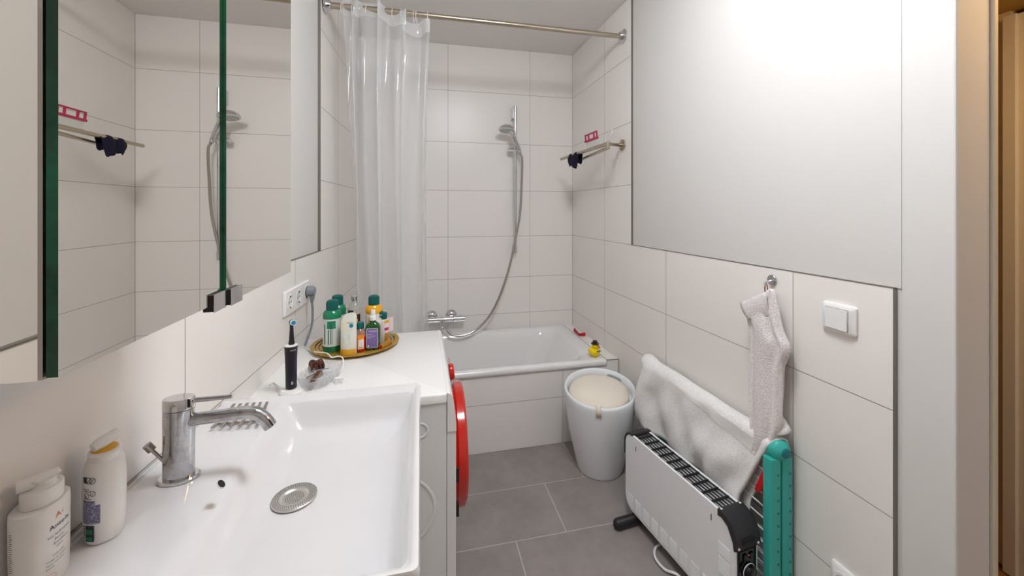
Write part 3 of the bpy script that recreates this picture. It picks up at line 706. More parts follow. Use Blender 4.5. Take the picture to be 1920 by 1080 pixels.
R_ = [rrect(xw, .073, WY0-.001, WY1+.001, WZ-.0255, .006), rrect(xw, .073, WY0-.001, WY1+.001, WZ-.006, .006), rrect(xw+.002, .073, WY0+.002, WY1-.002, WZ-.001, .006), rrect(xw+.006, .073, WY0+.006, WY1-.006, WZ, .006)]
loft(bm, R_); ob('lid', bm, 'plastic', t, smooth=50, label='white worktop lid')
# control panel: rounded profile in x,z
bm = NB(); cp = [(.0735, WZ), (.078, WZ-.0005), (.084, WZ-.004), (.0885, WZ-.012), (.092, WZ-.028), (.096, WZ-.058), (.0985, WZ-.088), (.0990, WZ-.108), (.0735, WZ-.108)]
prism(bm, cp, WY0-.001, WY1+.001, lambda u, v_, h: Vector((u, h, v_))); ob('control_panel', bm, 'plastic', t, smooth=40)
bm = NB(); box(bm, .0725, WX, WY0+.001, WY1-.001, .05, WZ-.1095); ob('front_panel', bm, 'lacquer', t, smooth=0, bevel=.002)
bm = NB(); kc = Vector((.0985, 1.44, .650)); disc_solid(bm, kc, (1, 0, .10), [(.026, 0), (.0275, .004), (.0275, .012), (.024, .018), (.0, .019)], 32)
prism(bm, [(-.034, -.003), (-.030, .034), (.030, .038), (.034, -.003)], 0, .002, lambda u, v_, h: kc+Vector((.001+h-.0*v_, u, v_)))
ob('dial', bm, 'red', t, label='red programme dial')
dc = Vector((WX+.002, 1.44, .405)); RD = .197
bm = NB(); disc_solid(bm, dc, (1, 0, 0), [(RD-.03, 0), (RD-.006, .0), (RD-.010, .012), (RD-.006, .014), (RD, .018), (RD, .040), (RD-.006, .047), (RD-.04, .050), (RD-.05, .045), (RD-.052, .0)], 64); rd = ob('door', bm, 'red', t, smooth=40, label='round door with a glossy red ring')
bm = NB(); disc_solid(bm, dc, (1, 0, 0), [(RD-.05, .002), (RD-.052, .040), (RD-.09, .030), (.06, .02), (.001, .015)], 48); ob('door_glass', bm, 'gloss', rd)
bm = NB(); disc_solid(bm, dc, (1, 0, 0), [(RD-.012, -.002), (RD-.014, .013), (RD-.03, .014)], 48); ob('door_seal', bm, 'steel', rd)
bm = NB(); box(bm, WX, WX+.012, WY0+.04, WY0+.05, .33, .37); ob('hinge', bm, 'black', t); bm = NB(); box(bm, WX, WX+.012, WY0+.04, WY0+.05, .43, .47); ob('hinge', bm, 'black', t)
# ---------------- things on the washing machine
tz = WZ
# oval brass tray
tcx, tcy, TRr = -.238, 1.617, .157
t = thing('brass_tray', 'round brass tray with engraved rings holding the toiletries', 'tray', (tcx, tcy, tz))
bm = NB(); pf = [(.10, tz+.0005), (TRr-.02, tz+.001), (TRr, tz+.012), (TRr, tz+.0135), (TRr-.004, tz+.0135)]
for k in range(10):
    r = TRr-.006-k*.0125; z = tz+.0125-.0042*min(1, (k*.0125)/.02)
    pf += [(r, z), (r-.004, z+.0006), (r-.0095, z+.0006), (r-.0105, z-.001)]
pf += [(.001, tz+.0075)]
R_ = lathe(bm, pf, tcx, tcy, 64)
for f in bm.faces:
    c = f.calc_center_median()
    r = math.hypot(c.x-tcx, c.y-tcy)
    if c.z > tz+.004 and r < TRr-.012:
        k = ((TRr-.006-r) % .0125)/.0125
        if k > .72: f.material_index = 1
ob('dish', bm, ['brass', 'dbrass'], t, smooth=50, recalc=True)
TT = tz+.0085
GB = 'toiletries on the brass tray'
def bottle(name, label, x, y, prof, m, asp=1, rot=0, cap=None, capm=None, labs=(), pw=2, cat='bottle', sub=0):
    t = thing(name, label, cat, (x, y, TT), GB)
    bm = NB(); lathe(bm, [(r, TT+z) for r, z in prof], x, y, 36, asp=asp, rot=rot, pw=pw); ob('bottle', bm, m, t)
    if cap:
        bm = NB(); lathe(bm, [(r, TT+z) for r, z in cap], x, y, 32, asp=1 if asp > .6 else 1, rot=rot); ob('cap', bm, capm, t)
    if labs:
        bm = NB(); ms = []
        for (k, a0, a1, z0, z1, m_, off) in labs:
            if m_ not in ms: ms.append(m_)
            S = oval(x, y, k, k*asp, rot, pw); patch(bm, S, a0, a1, TT+z0, TT+z1, off, max(6, int(abs(a1-a0)*8)), ms.index(m_))
        ob('label', bm, ms, t, smooth=60, recalc=False)
    return t
W0 = -PI/2-.75; W1 = -PI/2+1.25   # the side that looks at the camera
gx, gy = onZ(624, 655, TT).x, 1.552
gp = [(.028, 0), (.030, .004), (.030, .118), (.031, .122), (.031, .130), (.027, .142), (.019, .148), (.018, .150)]
gc = [(.0205, .146), (.0205, .170), (.019, .178), (.012, .182), (.001, .183)]
bottle('bath_bottle', 'green bath bottle with dark green cap and pale label, front left on the tray', gx, gy, gp, 'green', cap=gc, capm='capg',
       labs=[(.030, -PI, PI, .022, .118, 'lab', .0006), (.030, -1.95, -1.0, .085, .112, 'green', .0010), (.030, -1.85, -1.72, .03, .082, 'greenp', .0010), (.030, -1.55, -1.47, .03, .10, 'ink', .0010), (.030, -1.35, -1.31, .03, .09, 'greenp', .0010), (.030, -2.35, -2.2, .03, .10, 'ink', .0010)])
bottle('bath_bottle', 'second green-capped bath bottle, half hidden behind the front left one', gx+.002, gy+.085, gp, 'green', cap=gc, capm='capg', labs=[(.030, -PI, PI, .022, .110, 'lab', .0006)])
# cream tube standing on its cap, flattening upward
cx, cy = -.246, 1.505
t = thing('cream_tube', 'cream and pale blue tube with slanted top beside the green bottle', 'tube', (cx, cy, TT), GB)
bm = NB(); rot = -.18
rs = []
for z, a, b in ((.0, .026, .018), (.004, .027, .019), (.03, .0275, .019), (.08, .0275, .014), (.115, .027, .008), (.130, .024, .004), (.139, .016, .003), (.143, .006, .002)):
    r_ = ring(cx+(.004 if z > .11 else 0)*0+max(0, z-.12)*.45, cy, TT+z, a, b, 32, rot); rs.append(r_)
loft(bm, rs); ob('tube', bm, 'cream', t)
bm = NB(); St = oval(cx, cy, .0278, .017, rot, 2)
def tf(u, v): # front of the tube, normal towards -Y
    z = v; b = .0195 if z < .03 else .0195+(.0085-.0195)*(z-.03)/.085
    x = u; yy = -b*math.sqrt(max(0, 1-(x/.0285)**2))-.0007
    return Vector((cx+x*math.cos(rot)-yy*math.sin(rot), cy+x*math.sin(rot)+yy*math.cos(rot), TT+z))
text(bm, 'WELEDA', .0060, lambda u, v: tf(u-.004, v+.108), 0); text(bm, 'Duschcreme', .0042, lambda u, v: tf(u-.008, v+.085), 1)
loft(bm, [[tf(.012+.007*math.cos(q), .100+.007*math.sin(q)) for q in [2*PI*i/16 for i in range(16)]]], 2, cap0=False)
loft(bm, [[tf(x, z) for x in (-.026, -.013, 0, .013, .026)] for z in (.001, .020)], 3, closed=False)
for q in ((-.012, .05, .010), (.006, .06, .012), (.010, .04, .008)):
    loft(bm, [[tf(q[0]+q[2]*.35*math.cos(a), q[1]+q[2]*math.sin(a)) for a in [2*PI*i/12 for i in range(12)]]], 1, cap0=False)
ob('label', bm, ['ink', 'lab', 'brush', 'gold'], t, smooth=0, recalc=False)
# clear bottle with chrome cap
px_, py_ = -.245, 1.63
bottle('clear_bottle', 'clear bottle with square chrome cap and brown label at the back of the tray', px_, py_, [(.027, 0), (.029, .005), (.029, .105), (.026, .130), (.016, .148), (.010, .156), (.009, .160)], 'clearp',
       cap=[(.0115, .158), (.012, .162), (.012, .178), (.011, .180), (.001, .1805)], capm='chrome',
       labs=[(.0292, W0+.15, W1-.4, .03, .112, 'brown', .0006), (.0292, W0+.5, W1-.7, .06, .085, 'orange', .0012), (.0292, W0+.8, W1-.75, .07, .095, 'white', .0016), (.028, W0+.0, W0+.75, .108, .128, 'black', .0010), (.0288, W0-.1, W0+.3, .085, .110, 'tan', .0014)])
# red oil
rx, ry = -.213, 1.528
t = thing('bath_oil_bottle', 'small bottle of red bath oil with green cap and orange label', 'bottle', (rx, ry, TT), GB)
bm = NB(); lathe(bm, [(.021, TT), (.0225, TT+.003), (.0225, TT+.052)], rx, ry, 32); ob('oil', bm, 'redl', t, label='red oil')
bm = NB(); lathe(bm, [(.0227, TT+.0521), (.0227, TT+.062), (.021, TT+.070), (.014, TT+.078), (.012, TT+.081)], rx, ry, 32); ob('shoulder', bm, 'pinkliq', t, label='clear shoulder')
bm = NB(); lathe(bm, [(.0145, TT+.080), (.015, TT+.082), (.015, TT+.098), (.013, TT+.1015), (.001, TT+.102)], rx, ry, 32); ob('cap', bm, 'capg', t)
bm = NB(); S = oval(rx, ry, .0227, .0227, 0, 2)
patch(bm, S, -1.75, -.75, TT+.010, TT+.062, .0005, 10, 0); patch(bm, S, -1.62, -.82, TT+.013, TT+.046, .0009, 10, 1); patch(bm, S, -1.5, -1.3, TT+.016, TT+.019, .0012, 4, 2); patch(bm, S, -1.2, -1.05, TT+.016, TT+.019, .0012, 4, 2)
patch(bm, S, -1.65, -1.45, TT+.050, TT+.058, .0010, 4, 3)
ob('label', bm, ['orange', 'white', 'ink', 'gold'], t, smooth=60, recalc=False)
# green spray bottle
sx, sy = -.168, 1.535
t = thing('spray_bottle', 'dark green oil bottle with white spray top and purple label', 'bottle', (sx, sy, TT), GB)
bm = NB(); rs = [ring(sx, sy, TT+z, a, b, 40, -.06, p) for z, a, b, p in ((0, .024, .016, 4), (.003, .026, .018, 4), (.078, .026, .018, 4), (.088, .0235, .016, 3.5), (.096, .015, .012, 2.5), (.099, .011, .011, 2), (.106, .0105, .0105, 2))]
loft(bm, rs); ob('bottle', bm, 'dgreen', t)
bm = NB(); lathe(bm, [(.0115, TT+.105), (.0122, TT+.107), (.0118, TT+.119), (.009, TT+.122), (.0082, TT+.136), (.0075, TT+.142), (.001, TT+.143)], sx, sy, 28); ob('spray_top', bm, 'plastic', t, label='white spray top')
bm = NB(); sf = lambda u, v: Vector((sx+u*math.cos(-.06)-(-.0186)*math.sin(-.06), sy+u*math.sin(-.06)-.0188, TT+v))
loft(bm, [[sf(p.x, p.y) for p in rrect(-.0205, .0205, .009, .080, 0, .005)]], 1, cap0=False)
loft(bm, [[sf(p.x, p.y)+Vector((0, -.0003, 0)) for p in rrect(-.0190, .0190, .0105, .0785, 0, .004)]], 0, cap0=False)
tg = lambda u0, v0: (lambda u, v: sf(u+u0, v+v0)+Vector((0, -.0007, 0)))
text(bm, 'WELEDA', .0075, tg(-.013, .067), 1)
for s, z in (('Lavendel', .057), ('Entspannungs', .051), ('Pflegeoel', .045)): text(bm, s, .0050, tg(-.017, z), 1)
loft(bm, [[sf(-.013+.0032*math.cos(q), .017+.0032*math.sin(q))+Vector((0, -.0007, 0)) for q in [2*PI*i/16 for i in range(16)]]], 1, cap0=False)
for k in range(3): text(bm, 'ml', .0035, tg(-.004+.006*k, .015+.010*(k % 2)), 2)
ob('label', bm, ['purple', 'white', 'lab'], t, smooth=0, recalc=False, label='purple label with white lettering')
# yellow bottle
yx, yy = -.172, 1.60
t = bottle('yellow_bath_bottle', 'yellow bath bottle with dark green cap standing behind the spray bottle', yx, yy, gp, 'yellow', cap=gc, capm='capg',
       labs=[(.030, W0-.4, W1+.6, .010, .116, 'white', .0006), (.030, W0+.2, W0+.72, .012, .104, 'yellow', .0010), (.031, W0+1.55, W1+.45, .100, .122, 'capg', .0014)])
bm = NB(); S = oval(yx, yy, .031, .031, 0, 2)
text(bm, 'Kneipp', .0095, lambda u, v: S(-1.00+u/.031, TT+.107+v, .0020)); ob('lettering', bm, 'white', t, smooth=0, recalc=False)
# small pink bottle
kx, ky = -.137, 1.60
bottle('pink_bottle', 'small pale pink bottle with green cap at the right of the tray', kx, ky, [(.018, 0), (.019, .004), (.019, .078), (.016, .088), (.010, .092)], 'pink', cap=[(.0125, .090), (.013, .093), (.013, .112), (.011, .115), (.001, .1155)], capm='capg',
       labs=[(.019, -1.3, -.3, .01, .04, 'tan', .0006), (.019, -1.3, -.3, .05, .06, 'redp', .0006), (.019, -1.3, -.2, .078, .088, 'yellow', .0016)])
bottle('clear_vial', 'tall narrow clear vial behind the pink bottle', -.122, 1.655, [(.017, 0), (.018, .004), (.018, .10), (.015, .108), (.001, .110)], 'clearp', labs=[(.018, -2.2, -.3, .03, .085, 'pink', .0006)])
# lying tube with red end
t = thing('lip_balm', 'small gold tube with red end lying on the tray edge', 'tube', (-.125, 1.56, TT), GB)
a = Vector((-.140, 1.515, TT+.0105)); b = Vector((-.112, 1.572, TT+.0105))
bm = NB(); cyl(bm, a, b, .0100, 24); ob('case', bm, 'tan', t, bevel=.001)
bm = NB(); cyl(bm, a-(b-a).normalized()*.0012, a+(b-a).normalized()*.002, .0062, 8); ob('end', bm, 'rclip', t, label='red end')
# electric toothbrush
ex, ey = onZ(545, 727, WZ).x, 1.235
ex = onY(546, 728, ey).x
t = thing('toothbrush_charger', 'flat white toothbrush charging stand on the washing machine', 'charger', (ex, ey, tz))
bm = NB(); lathe(bm, [(.030, tz), (.031, tz+.004), (.026, tz+.012), (.012, tz+.014), (.001, tz+.0142)], ex, ey, 32, asp=.8); ob('stand', bm, 'plastic', t)
bm = NB(); tube(bm, catmull([(ex-.025, ey, tz+.006), onZ(520, 722, tz+.004), onZ(512, 717, tz+.004), onZ(506, 722, tz+.004)], 6), .0022, 8); ob('cord', bm, 'plastic', t)
t = thing('electric_toothbrush', 'black electric toothbrush with blue and white brush head standing upright', 'toothbrush', (ex, ey, tz+.014))
z0 = tz+.0145
bm = NB(); loft(bm, [ring(ex+o, ey, z0+z, r, r*.92, 32) for z, r, o in ((0, .0125, 0), (.002, .0142, 0), (.04, .0145, 0), (.08, .0152, -.0005), (.118, .0168, -.0006))]); ob('handle', bm, 'navy', t)
bm = NB(); loft(bm, [ring(ex-.0006, ey, z0+z, r, r*.92, 32) for z, r in ((.1182, .0168), (.121, .0165), (.1225, .009), (.1226, .004))]); ob('collar', bm, 'plastic', t, label='white collar')
bm = NB(); loft(bm, [ring(ex+.001, ey, z0+z, r, r, 20) for z, r in ((.1225, .0078), (.130, .0076), (.133, .0068), (.165, .0048), (.178, .0045))])
disc_solid(bm, (ex+.001, ey+.004, z0+.183), (.55, -.8, .05), [(.0075, -.002), (.0085, .002), (.008, .005)], 24)
nk = ob('brush_head', bm, 'black', t)
bm = NB(); hc = Vector((ex+.001, ey+.004, z0+.183))+Vector((.55, -.8, .05)).normalized()*.005
disc_solid(bm, hc, (.55, -.8, .05), [(.0078, 0), (.0078, .006), (.0, .0062)], 24); disc_solid(bm, hc+Vector((.55, -.8, .05)).normalized()*.001, (.55, -.8, .05), [(.0058, 0), (.0055, .0075), (.0, .0077)], 20, 1)
ob('bristles', bm, ['white', 'brush'], nk, label='white and blue bristles')
bm = NB(); Sb = oval(ex-.0004, ey, .0162, .0149, 0, 2)
text(bm, 'Oral-B', .0052, lambda u, v: Sb(-1.45+u/.016, z0+.107+v, .0008)); ob('lettering', bm, 'white', t, smooth=0, recalc=False); bm = NB(); Sc = oval(ex, ey, .0143, .0132, 0, 2)
text(bm, 'B', .011, lambda u, v: Sc(-1.35+u/.015, z0+.014+v, .0006)); ob('lettering', bm, 'white', t, smooth=0, recalc=False)
# pressed glass dish
gx0, gy0 = -.292, 1.300
t = thing('glass_dish', 'pressed clear glass dish holding hair clips', 'dish', (gx0, gy0, tz))
bm = NB(); rot = 1.25
def rib(z, a, b, n=72, d=.0018): return [Vector((gx0+(a+d*math.cos(24*q))*math.copysign(abs(math.cos(q))**.62, math.cos(q))*math.cos(rot)-(b+d*math.cos(24*q))*math.copysign(abs(math.sin(q))**.62, math.sin(q))*math.sin(rot),
                                                     gy0+(a+d*math.cos(24*q))*math.copysign(abs(math.cos(q))**.62, math.cos(q))*math.sin(rot)+(b+d*math.cos(24*q))*math.copysign(abs(math.sin(q))**.62, math.sin(q))*math.cos(rot), z)) for q in [2*PI*i/n for i in range(n)]]
loft(bm, [rib(tz+.001, .050, .034, d=0), rib(tz+.004, .056, .038), rib(tz+.020, .063, .044), rib(tz+.034, .068, .048), rib(tz+.036, .067, .047, d=0), rib(tz+.034, .063, .043, d=0), rib(tz+.010, .054, .036, d=0), rib(tz+.006, .048, .031, d=0)])
ob('bowl', bm, 'cglass', t, smooth=30)
gz = tz+.012
GC = 'hair clips in the glass dish'
bm = NB(); hc = onZ(593, 686, gz+.02)
for k in range(9):
    a = 2*PI*k/9; q = Vector((math.cos(a)*.016, math.sin(a)*.011, .006*math.sin(3*a)))
    tube(bm, catmull([hc+q*.2+Vector((0, 0, .010)), hc+q+Vector((0, 0, .008)), hc+q*1.25+Vector((0, 0, -.006)), hc+q*.9+Vector((0, 0, -.016))], 3), [.006, .006, .006, .0055, .005, .005, .0045, .004, .003, .002], 8)
ell(bm, hc+Vector((0, 0, .004)), (.016, .012, .010), 14, 8)
tag(ob('hair_claw', bm, 'shell'), 'brown tortoiseshell hair claw heaped in the glass dish', 'hair clip', GC)
bm = NB(); p0, p1 = onZ(577, 713, gz+.010), onZ(603, 700, gz+.014)
tube(bm, [p0, p0.lerp(p1, .5), p1], [.010, .010, .008], 14); 
tag(ob('hair_clip', bm, 'steel', label=''), 'silver tube-shaped hair clip at the front of the glass dish', 'hair clip', GC)
bm = NB(); p0, p1 = onZ(586, 716, gz+.018), onZ(600, 695, gz+.022); w = Vector((.0062, .003, 0))
loft(bm, [[p-w, p+w, p+w+Vector((0, 0, .003)), p-w+Vector((0, 0, .003))] for p in (p0, p1)])
tag(ob('barrette', bm, 'shell'), 'flat brown barrette lying across the glass dish', 'hair clip', GC)
bm = NB(); p0, p1 = onZ(585, 697, gz+.028), onZ(617, 691, gz+.028); w = Vector((0, .0025, 0))
loft(bm, [[p-w, p+w, p+w+Vector((0, 0, .002)), p-w+Vector((0, 0, .002))] for p in (p0, p0.lerp(p1, .4), p1)])
tag(ob('tweezers', bm, 'pplastic'), 'thin grey tweezers resting on the hair claw', 'tweezers')
# white charger cable and plug
t = thing('charging_cable', 'thin white cable with small flat plug behind the glass dish', 'cable', (-.25, 1.36, tz))
bm = NB(); cpts = [onZ(575, 654, tz+.004), onZ(590, 660, tz+.012), onZ(612, 662, tz+.022), onZ(622, 670, tz+.022), onZ(634, 668, tz+.020), onZ(643, 672, tz+.012), onZ(642, 688, tz+.004), onZ(636, 701, tz+.003), onZ(635, 706, tz+.006)]
tube(bm, catmull(cpts, 7), .0021, 8); ob('cord', bm, 'plastic', t)
bm = NB(); pc = onZ(636, 712, tz+.007); box(bm, pc.x-.012, pc.x+.014, pc.y-.006, pc.y+.008, tz+.001, tz+.014); 
for s in (-.006, .010): cyl(bm, (pc.x+s, pc.y-.006, tz+.006), (pc.x+s+.001, pc.y-.022, tz+.004), .0018, 8)
ob('plug', bm, 'plastic', t, bevel=.003)
# ---------------- socket on the left wall
def wp(y, z, h=0): return Vector((wl(y)+h, y, z))
def plate(bm, y0, y1, z0, z1, h, mi=0, r=.006, inset=.004):
    A = rrect(y0, y1, z0, z1, 0, r); B = rrect(y0+inset, y1-inset, z0+inset, z1-inset, 0, r)
    loft(bm, [[wp(p.x, p.y, .0003) for p in A], [wp(p.x, p.y, h*.6) for p in A], [wp(p.x, p.y, h) for p in B]], mi, cap0=False)
t = thing('triple_socket', 'white triple wall socket above the washing machine', 'socket', wp(1.58, .86))
y0s, y1s, z0s, z1s = 1.463, 1.715, .868, .953
bm = NB(); plate(bm, y0s, y1s, z0s, z1s, .010); ob('frame', bm, 'plastic', t)
for k in range(3):
    yc = y0s+.042+.084*k; zc = (z0s+z1s)/2
    bm = NB(); n = 32
    cr = [[wp(yc+r*math.cos(2*PI*i/n), zc+r*math.sin(2*PI*i/n), h) for i in range(n)] for r, h in ((.029, .0103), (.027, .0118), (.0215, .0118), (.0205, .0108), (.0195, .0102), (.001, .0101))]
    loft(bm, cr, 0, cap0=False)
    for s in (-.009, .009): loft(bm, [[wp(yc+s+.003*math.cos(2*PI*i/12), zc+.003*math.sin(2*PI*i/12), .0106) for i in range(12)]], 1, cap0=False)
    for s in (-1, 1): box(bm, -.001, .001, yc-.003, yc+.003, zc+s*.0185-.002, zc+s*.0185+.002, 1, lambda p: Vector((wl(p.y)+.0118+p.x, p.y, p.z)))
    ob('outlet', bm, ['plastic', 'hole'], t)
yc = y0s+.21; zc = (z0s+z1s)/2+.004
t = thing('grey_power_plug', 'grey angled plug and cable in the rightmost outlet of the triple socket', 'plug', wp(yc, zc, .012))
bm = NB(); disc_solid(bm, wp(yc, zc, .0125), (1, .05, 0), [(.020, 0), (.020, .016), (.017, .026), (.010, .030), (.0, .031)], 28)
tube(bm, catmull([wp(yc, zc+.004, .026), wp(yc+.002, zc-.02, .030), wp(yc+.004, zc-.045, .028)], 5), [.014, .013, .012, .011, .0105, .010, .009, .008, .007, .006, .0055], 14); ob('plug_body', bm, 'pplastic', t)
bm = NB(); tube(bm, catmull([wp(yc+.004, zc-.04, .028), wp(yc+.006, zc-.08, .03), wp(yc+.004, zc-.13, .028), wp(yc-.02, zc-.175, .020), wp(yc-.035, WZ+.006, .016)], 6), .0042, 10); ob('cable', bm, 'pplastic', t)
# ============================================================ STORAGE STOOL
bx, by = .835, 1.775
t = thing('storage_stool', 'pale grey-white round laundry stool in the corner by the bathtub', 'stool', (bx, by, 0))
bm = NB()
def tilt(p, k=1): return Vector((p.x, p.y, p.z+k*(((p.x-bx)*.35+(p.y-by)*.94)*.16)))
pr_ = [(.092, .0005, 0), (.104, .002, 0), (.108, .012, 0), (.128, .10, .05), (.149, .20, .2), (.161, .29, .6), (.166, .345, 1), (.168, .372, 1), (.166, .380, 1), (.160, .382, 1), (.154, .376, 1), (.150, .350, 1), (.148, .335, .6)]
loft(bm, [[tilt(p, k) for p in ring(bx, by, z, r, r, 56)] for r, z, k in pr_]); ob('tub', bm, 'bin', t, smooth=60)
bm = NB()
cpf = [(.132, .338, .6), (.140, .350, .8), (.141, .362, .9), (.134, .376, 1), (.11, .386, 1), (.06, .392, 1), (.001, .393, 1)]
loft(bm, [[tilt(p, k*.8)+Vector((-.010, -.012, 0)) for p in ring(bx, by, z, r, r*.97, 48)] for r, z, k in cpf]); cu_ = ob('cushion', bm, 'cushion', t, smooth=60, label='cream seat cushion')
bm = NB(); lp = onY(1131, 768, by-.163); d_ = Vector((bx-.0, by, 0))
q = Vector((-.45, -.89, 0)).normalized(); ra = .169
for j in range(1):
    tn = Vector((-q.y, q.x, 0))
    A = [Vector((bx, by, 0))+q*r+Vector((0, 0, z)) for r, z in ((.120, .352), (.140, .358), (.160, .3610), (.1705, .358), (.1708, .318))]
    loft(bm, [[a-tn*.012, a+tn*.012] for a in A], closed=False)
ob('pull_tab', bm, 'cushion', cu_, solid=.0015, label='small cream pull tab')
bm = NB()
for j in range(1):
    a0 = .62
    pts = []
    for i in range(13):
        a = a0+(i-6)*.045; pts.append(tilt(Vector((bx+.1515*math.cos(a), by+.1515*math.sin(a), .357))))
    tube(bm, pts, [.002, .007]+[.0085]*9+[.007, .002], 10)
ob('handle_slot', bm, 'slot', t, label='oval grip slot in the raised rim')
# ============================================================ CONVECTOR HEATER
N0 = Vector((.864, .955, 0)); e1 = Vector((-.115, .993, 0)).normalized(); e2 = Vector((e1.y, -e1.x, 0))
LH, TH_, HZ0, HZ1 = .523, .085, .045, .342
hp = lambda a, b, z: N0+e1*a+e2*b+Vector((0, 0, z))
hq = lambda p: hp(p.x, p.y, p.z)
t = thing('convector_heater', 'white convector heater with black grille and end caps standing on the floor', 'heater', (N0+e1*LH/2+e2*TH_/2))
def panel(b0, b1, detail):
    bm = NB(); P = []
    r = .045
    for i in range(7): a = PI/2*i/6; P.append((LH-.004-r+r*math.sin(a), HZ1-r+r*math.cos(a)))
    for i in range(7): a = PI/2*i/6; P.append((LH-.004-r+r*math.cos(a), HZ0+r-r*math.sin(a)))
    for i in range(7): a = PI/2*i/6; P.append((.006+.02-.02*math.sin(a), HZ0+.02-.02*math.cos(a)))
    P += [(.006, .27), (.02, .315), (.05, HZ1)]
    prism(bm, P, b0, b1, lambda u, v, h: hp(u, h, v))
    if detail:
        def louvre(a0, a1, z): loft(bm, [[hp(a, 0, z), hp(a, -.0022, z), hp(a, 0, z+.0034)] for a in (a0, a1)], 1)
        for k in range(9):
            a = .468-.0475*k
            for j in range(8): louvre(a, a+.034, .060+.0062*j)
        for j in range(8): louvre(.022, .062, .165+.0062*j)
        for j in range(6): louvre(.022, .062, .219+.0062*j)
        for a, z in ((.452, .292), (.088, .292)): box(bm, a, a+.003, -.0007, 0, z, z+.018, 2, hq)
    return ob('front_panel' if detail else 'back_panel', bm, ['heat', 'lacquer', 'hole'], t, smooth=40, bevel=0)
panel(0, .008, True); panel(TH_-.008, TH_, False)
bm = NB(); box(bm, .02, LH-.02, .008, TH_-.008, HZ0+.004, HZ0+.02, 0, hq); box(bm, .02, LH-.02, .010, TH_-.010, HZ1-.015, HZ1-.012, 1, hq)
for k in range(14): box(bm, .05+.033*k, .053+.033*k, .010, TH_-.010, HZ0+.02, HZ1-.025, 1, hq)
ob('inner_tray', bm, ['blackm', 'heat'], t, smooth=0)
bm = NB()
for b in (.0085, .021, .0335, .046, .0585, .0735): box(bm, .05, LH-.016, b, b+.0026, HZ1-.005, HZ1-.001, 0, hq)
for k in range(11): a = .056+.0395*k; box(bm, a, a+.0045, .008, TH_-.008, HZ1-.006, HZ1+.0005, 0, hq)
ob('top_grille', bm, 'black', t, smooth=0)
# near end cap, curved over the corner
bm = NB(); r = .062
arc = [(.064, HZ1+.004)]+[(-.002+r-r*math.sin(a), HZ1+.004-r+r*math.cos(a)) for a in [PI/2*i/10 for i in range(0, 11)]]+[(-.002, .268)]
inn = [(.004, .268)]+[(.004+(r-.006)-(r-.006)*math.sin(a), HZ1-.002-(r-.006)+(r-.006)*math.cos(a)) for a in [PI/2*i/10 for i in range(10, -1, -1)]]+[(.064, HZ1-.002)]
prism(bm, arc+inn, -.002, TH_+.002, lambda u, v, h: hp(u, h, v))
side = [(.064, HZ1+.003)]+[(u, v) for u, v in arc[1:]]+[(.008, .262), (.012, .285), (.03, .318), (.05, HZ1-.014), (.064, HZ1-.016)]
for b0, b1 in ((-.0025, -.0005), (TH_+.0005, TH_+.0025)): prism(bm, side, b0, b1, lambda u, v, h: hp(u, h, v))
ec = ob('end_cap', bm, 'blackm', t, smooth=40, label='black curved end cap')
bm = NB(); box(bm, -.0035, -.0018, .018, .066, .283, .298, 0, hq); ob('grip_recess', bm, 'hole', ec, smooth=0)
for a, b, z, ax_ in ((.058, .006, HZ1+.004, (0, 0, 1)), (.058, TH_-.006, HZ1+.004, (0, 0, 1)), (-.002, .006, .274, -e1), (-.002, TH_-.006, .274, -e1)):
    bm = NB(); disc_solid(bm, hp(a, b, z), ax_, [(.0036, 0), (.0034, .0014), (.0, .0018)], 12); ob('screw', bm, 'plastic', ec)
bm = NB()
arcf = [(LH-.05, HZ1+.004)]+[(LH+.002-.045+.045*math.sin(a), HZ1+.004-.045+.045*math.cos(a)) for a in [PI/2*i/8 for i in range(9)]]+[(LH+.002, .25)]
innf = [(LH-.004, .25)]+[(LH-.004-.039+.039*math.sin(a), HZ1-.002-.039+.039*math.cos(a)) for a in [PI/2*i/8 for i in range(8, -1, -1)]]+[(LH-.05, HZ1-.002)]
prism(bm, arcf+innf, -.002, TH_+.002, lambda u, v, h: hp(u, h, v)); ob('end_cap', bm, 'blackm', t, smooth=40, label='black curved end cap')
bm = NB(); box(bm, .002, .010, .008, TH_-.008, HZ0+.005, .268, 0, hq); box(bm, .0005, .004, .010, TH_-.010, .15, .262, 1, hq); ct = ob('control_panel', bm, ['black', 'gloss'], t, bevel=.001, smooth=0, label='glossy black control panel')
bm = NB(); disc_solid(bm, hp(.001, TH_/2, .203), -e1, [(.024, 0), (.024, .003), (.0215, .0035), (.019, .014), (.016, .016), (.0, .016)], 36); dd_ = ob('dial', bm, 'gloss', ct)
bm = NB(); u_ = e2; pts = [hp(-.0035, TH_/2, .203)+u_*.0215*math.cos(a)+Vector((0, 0, .0215*math.sin(a))) for a in [2*PI*i/32 for i in range(33)]]; tube(bm, pts, .0010, 6, cap=False); ob('dial_ring', bm, 'plastic', ct, label='thin white ring round the dial')
for b in (.024, .048):
    bm = NB(); box(bm, -.003, .001, b, b+.013, .236, .252, 0, hq); ob('rocker_switch', bm, 'gloss', ct, bevel=.001)
bm = NB(); disc_solid(bm, hp(.0003, TH_/2+.004, .245), -e1, [(.002, 0), (.0015, .0015), (0, .002)], 8); ob('pilot_light', bm, 'orangep', ct)
for a in (LH-.055, .06):
    bm = NB(); c0, c1 = hp(a, -.075, .020), hp(a, TH_+.045, .020)
    tube(bm, [c0+(c0-c1).normalized()*.014, c0+(c0-c1).normalized()*.008, c0, c1, c1+(c1-c0).normalized()*.006], [.004, .015, .019, .019, .010], 18); box(bm, a-.01, a+.01, .005, TH_-.005, .03, HZ0+.01, 0, hq); ob('foot', bm, 'black', t, label='rounded black foot')
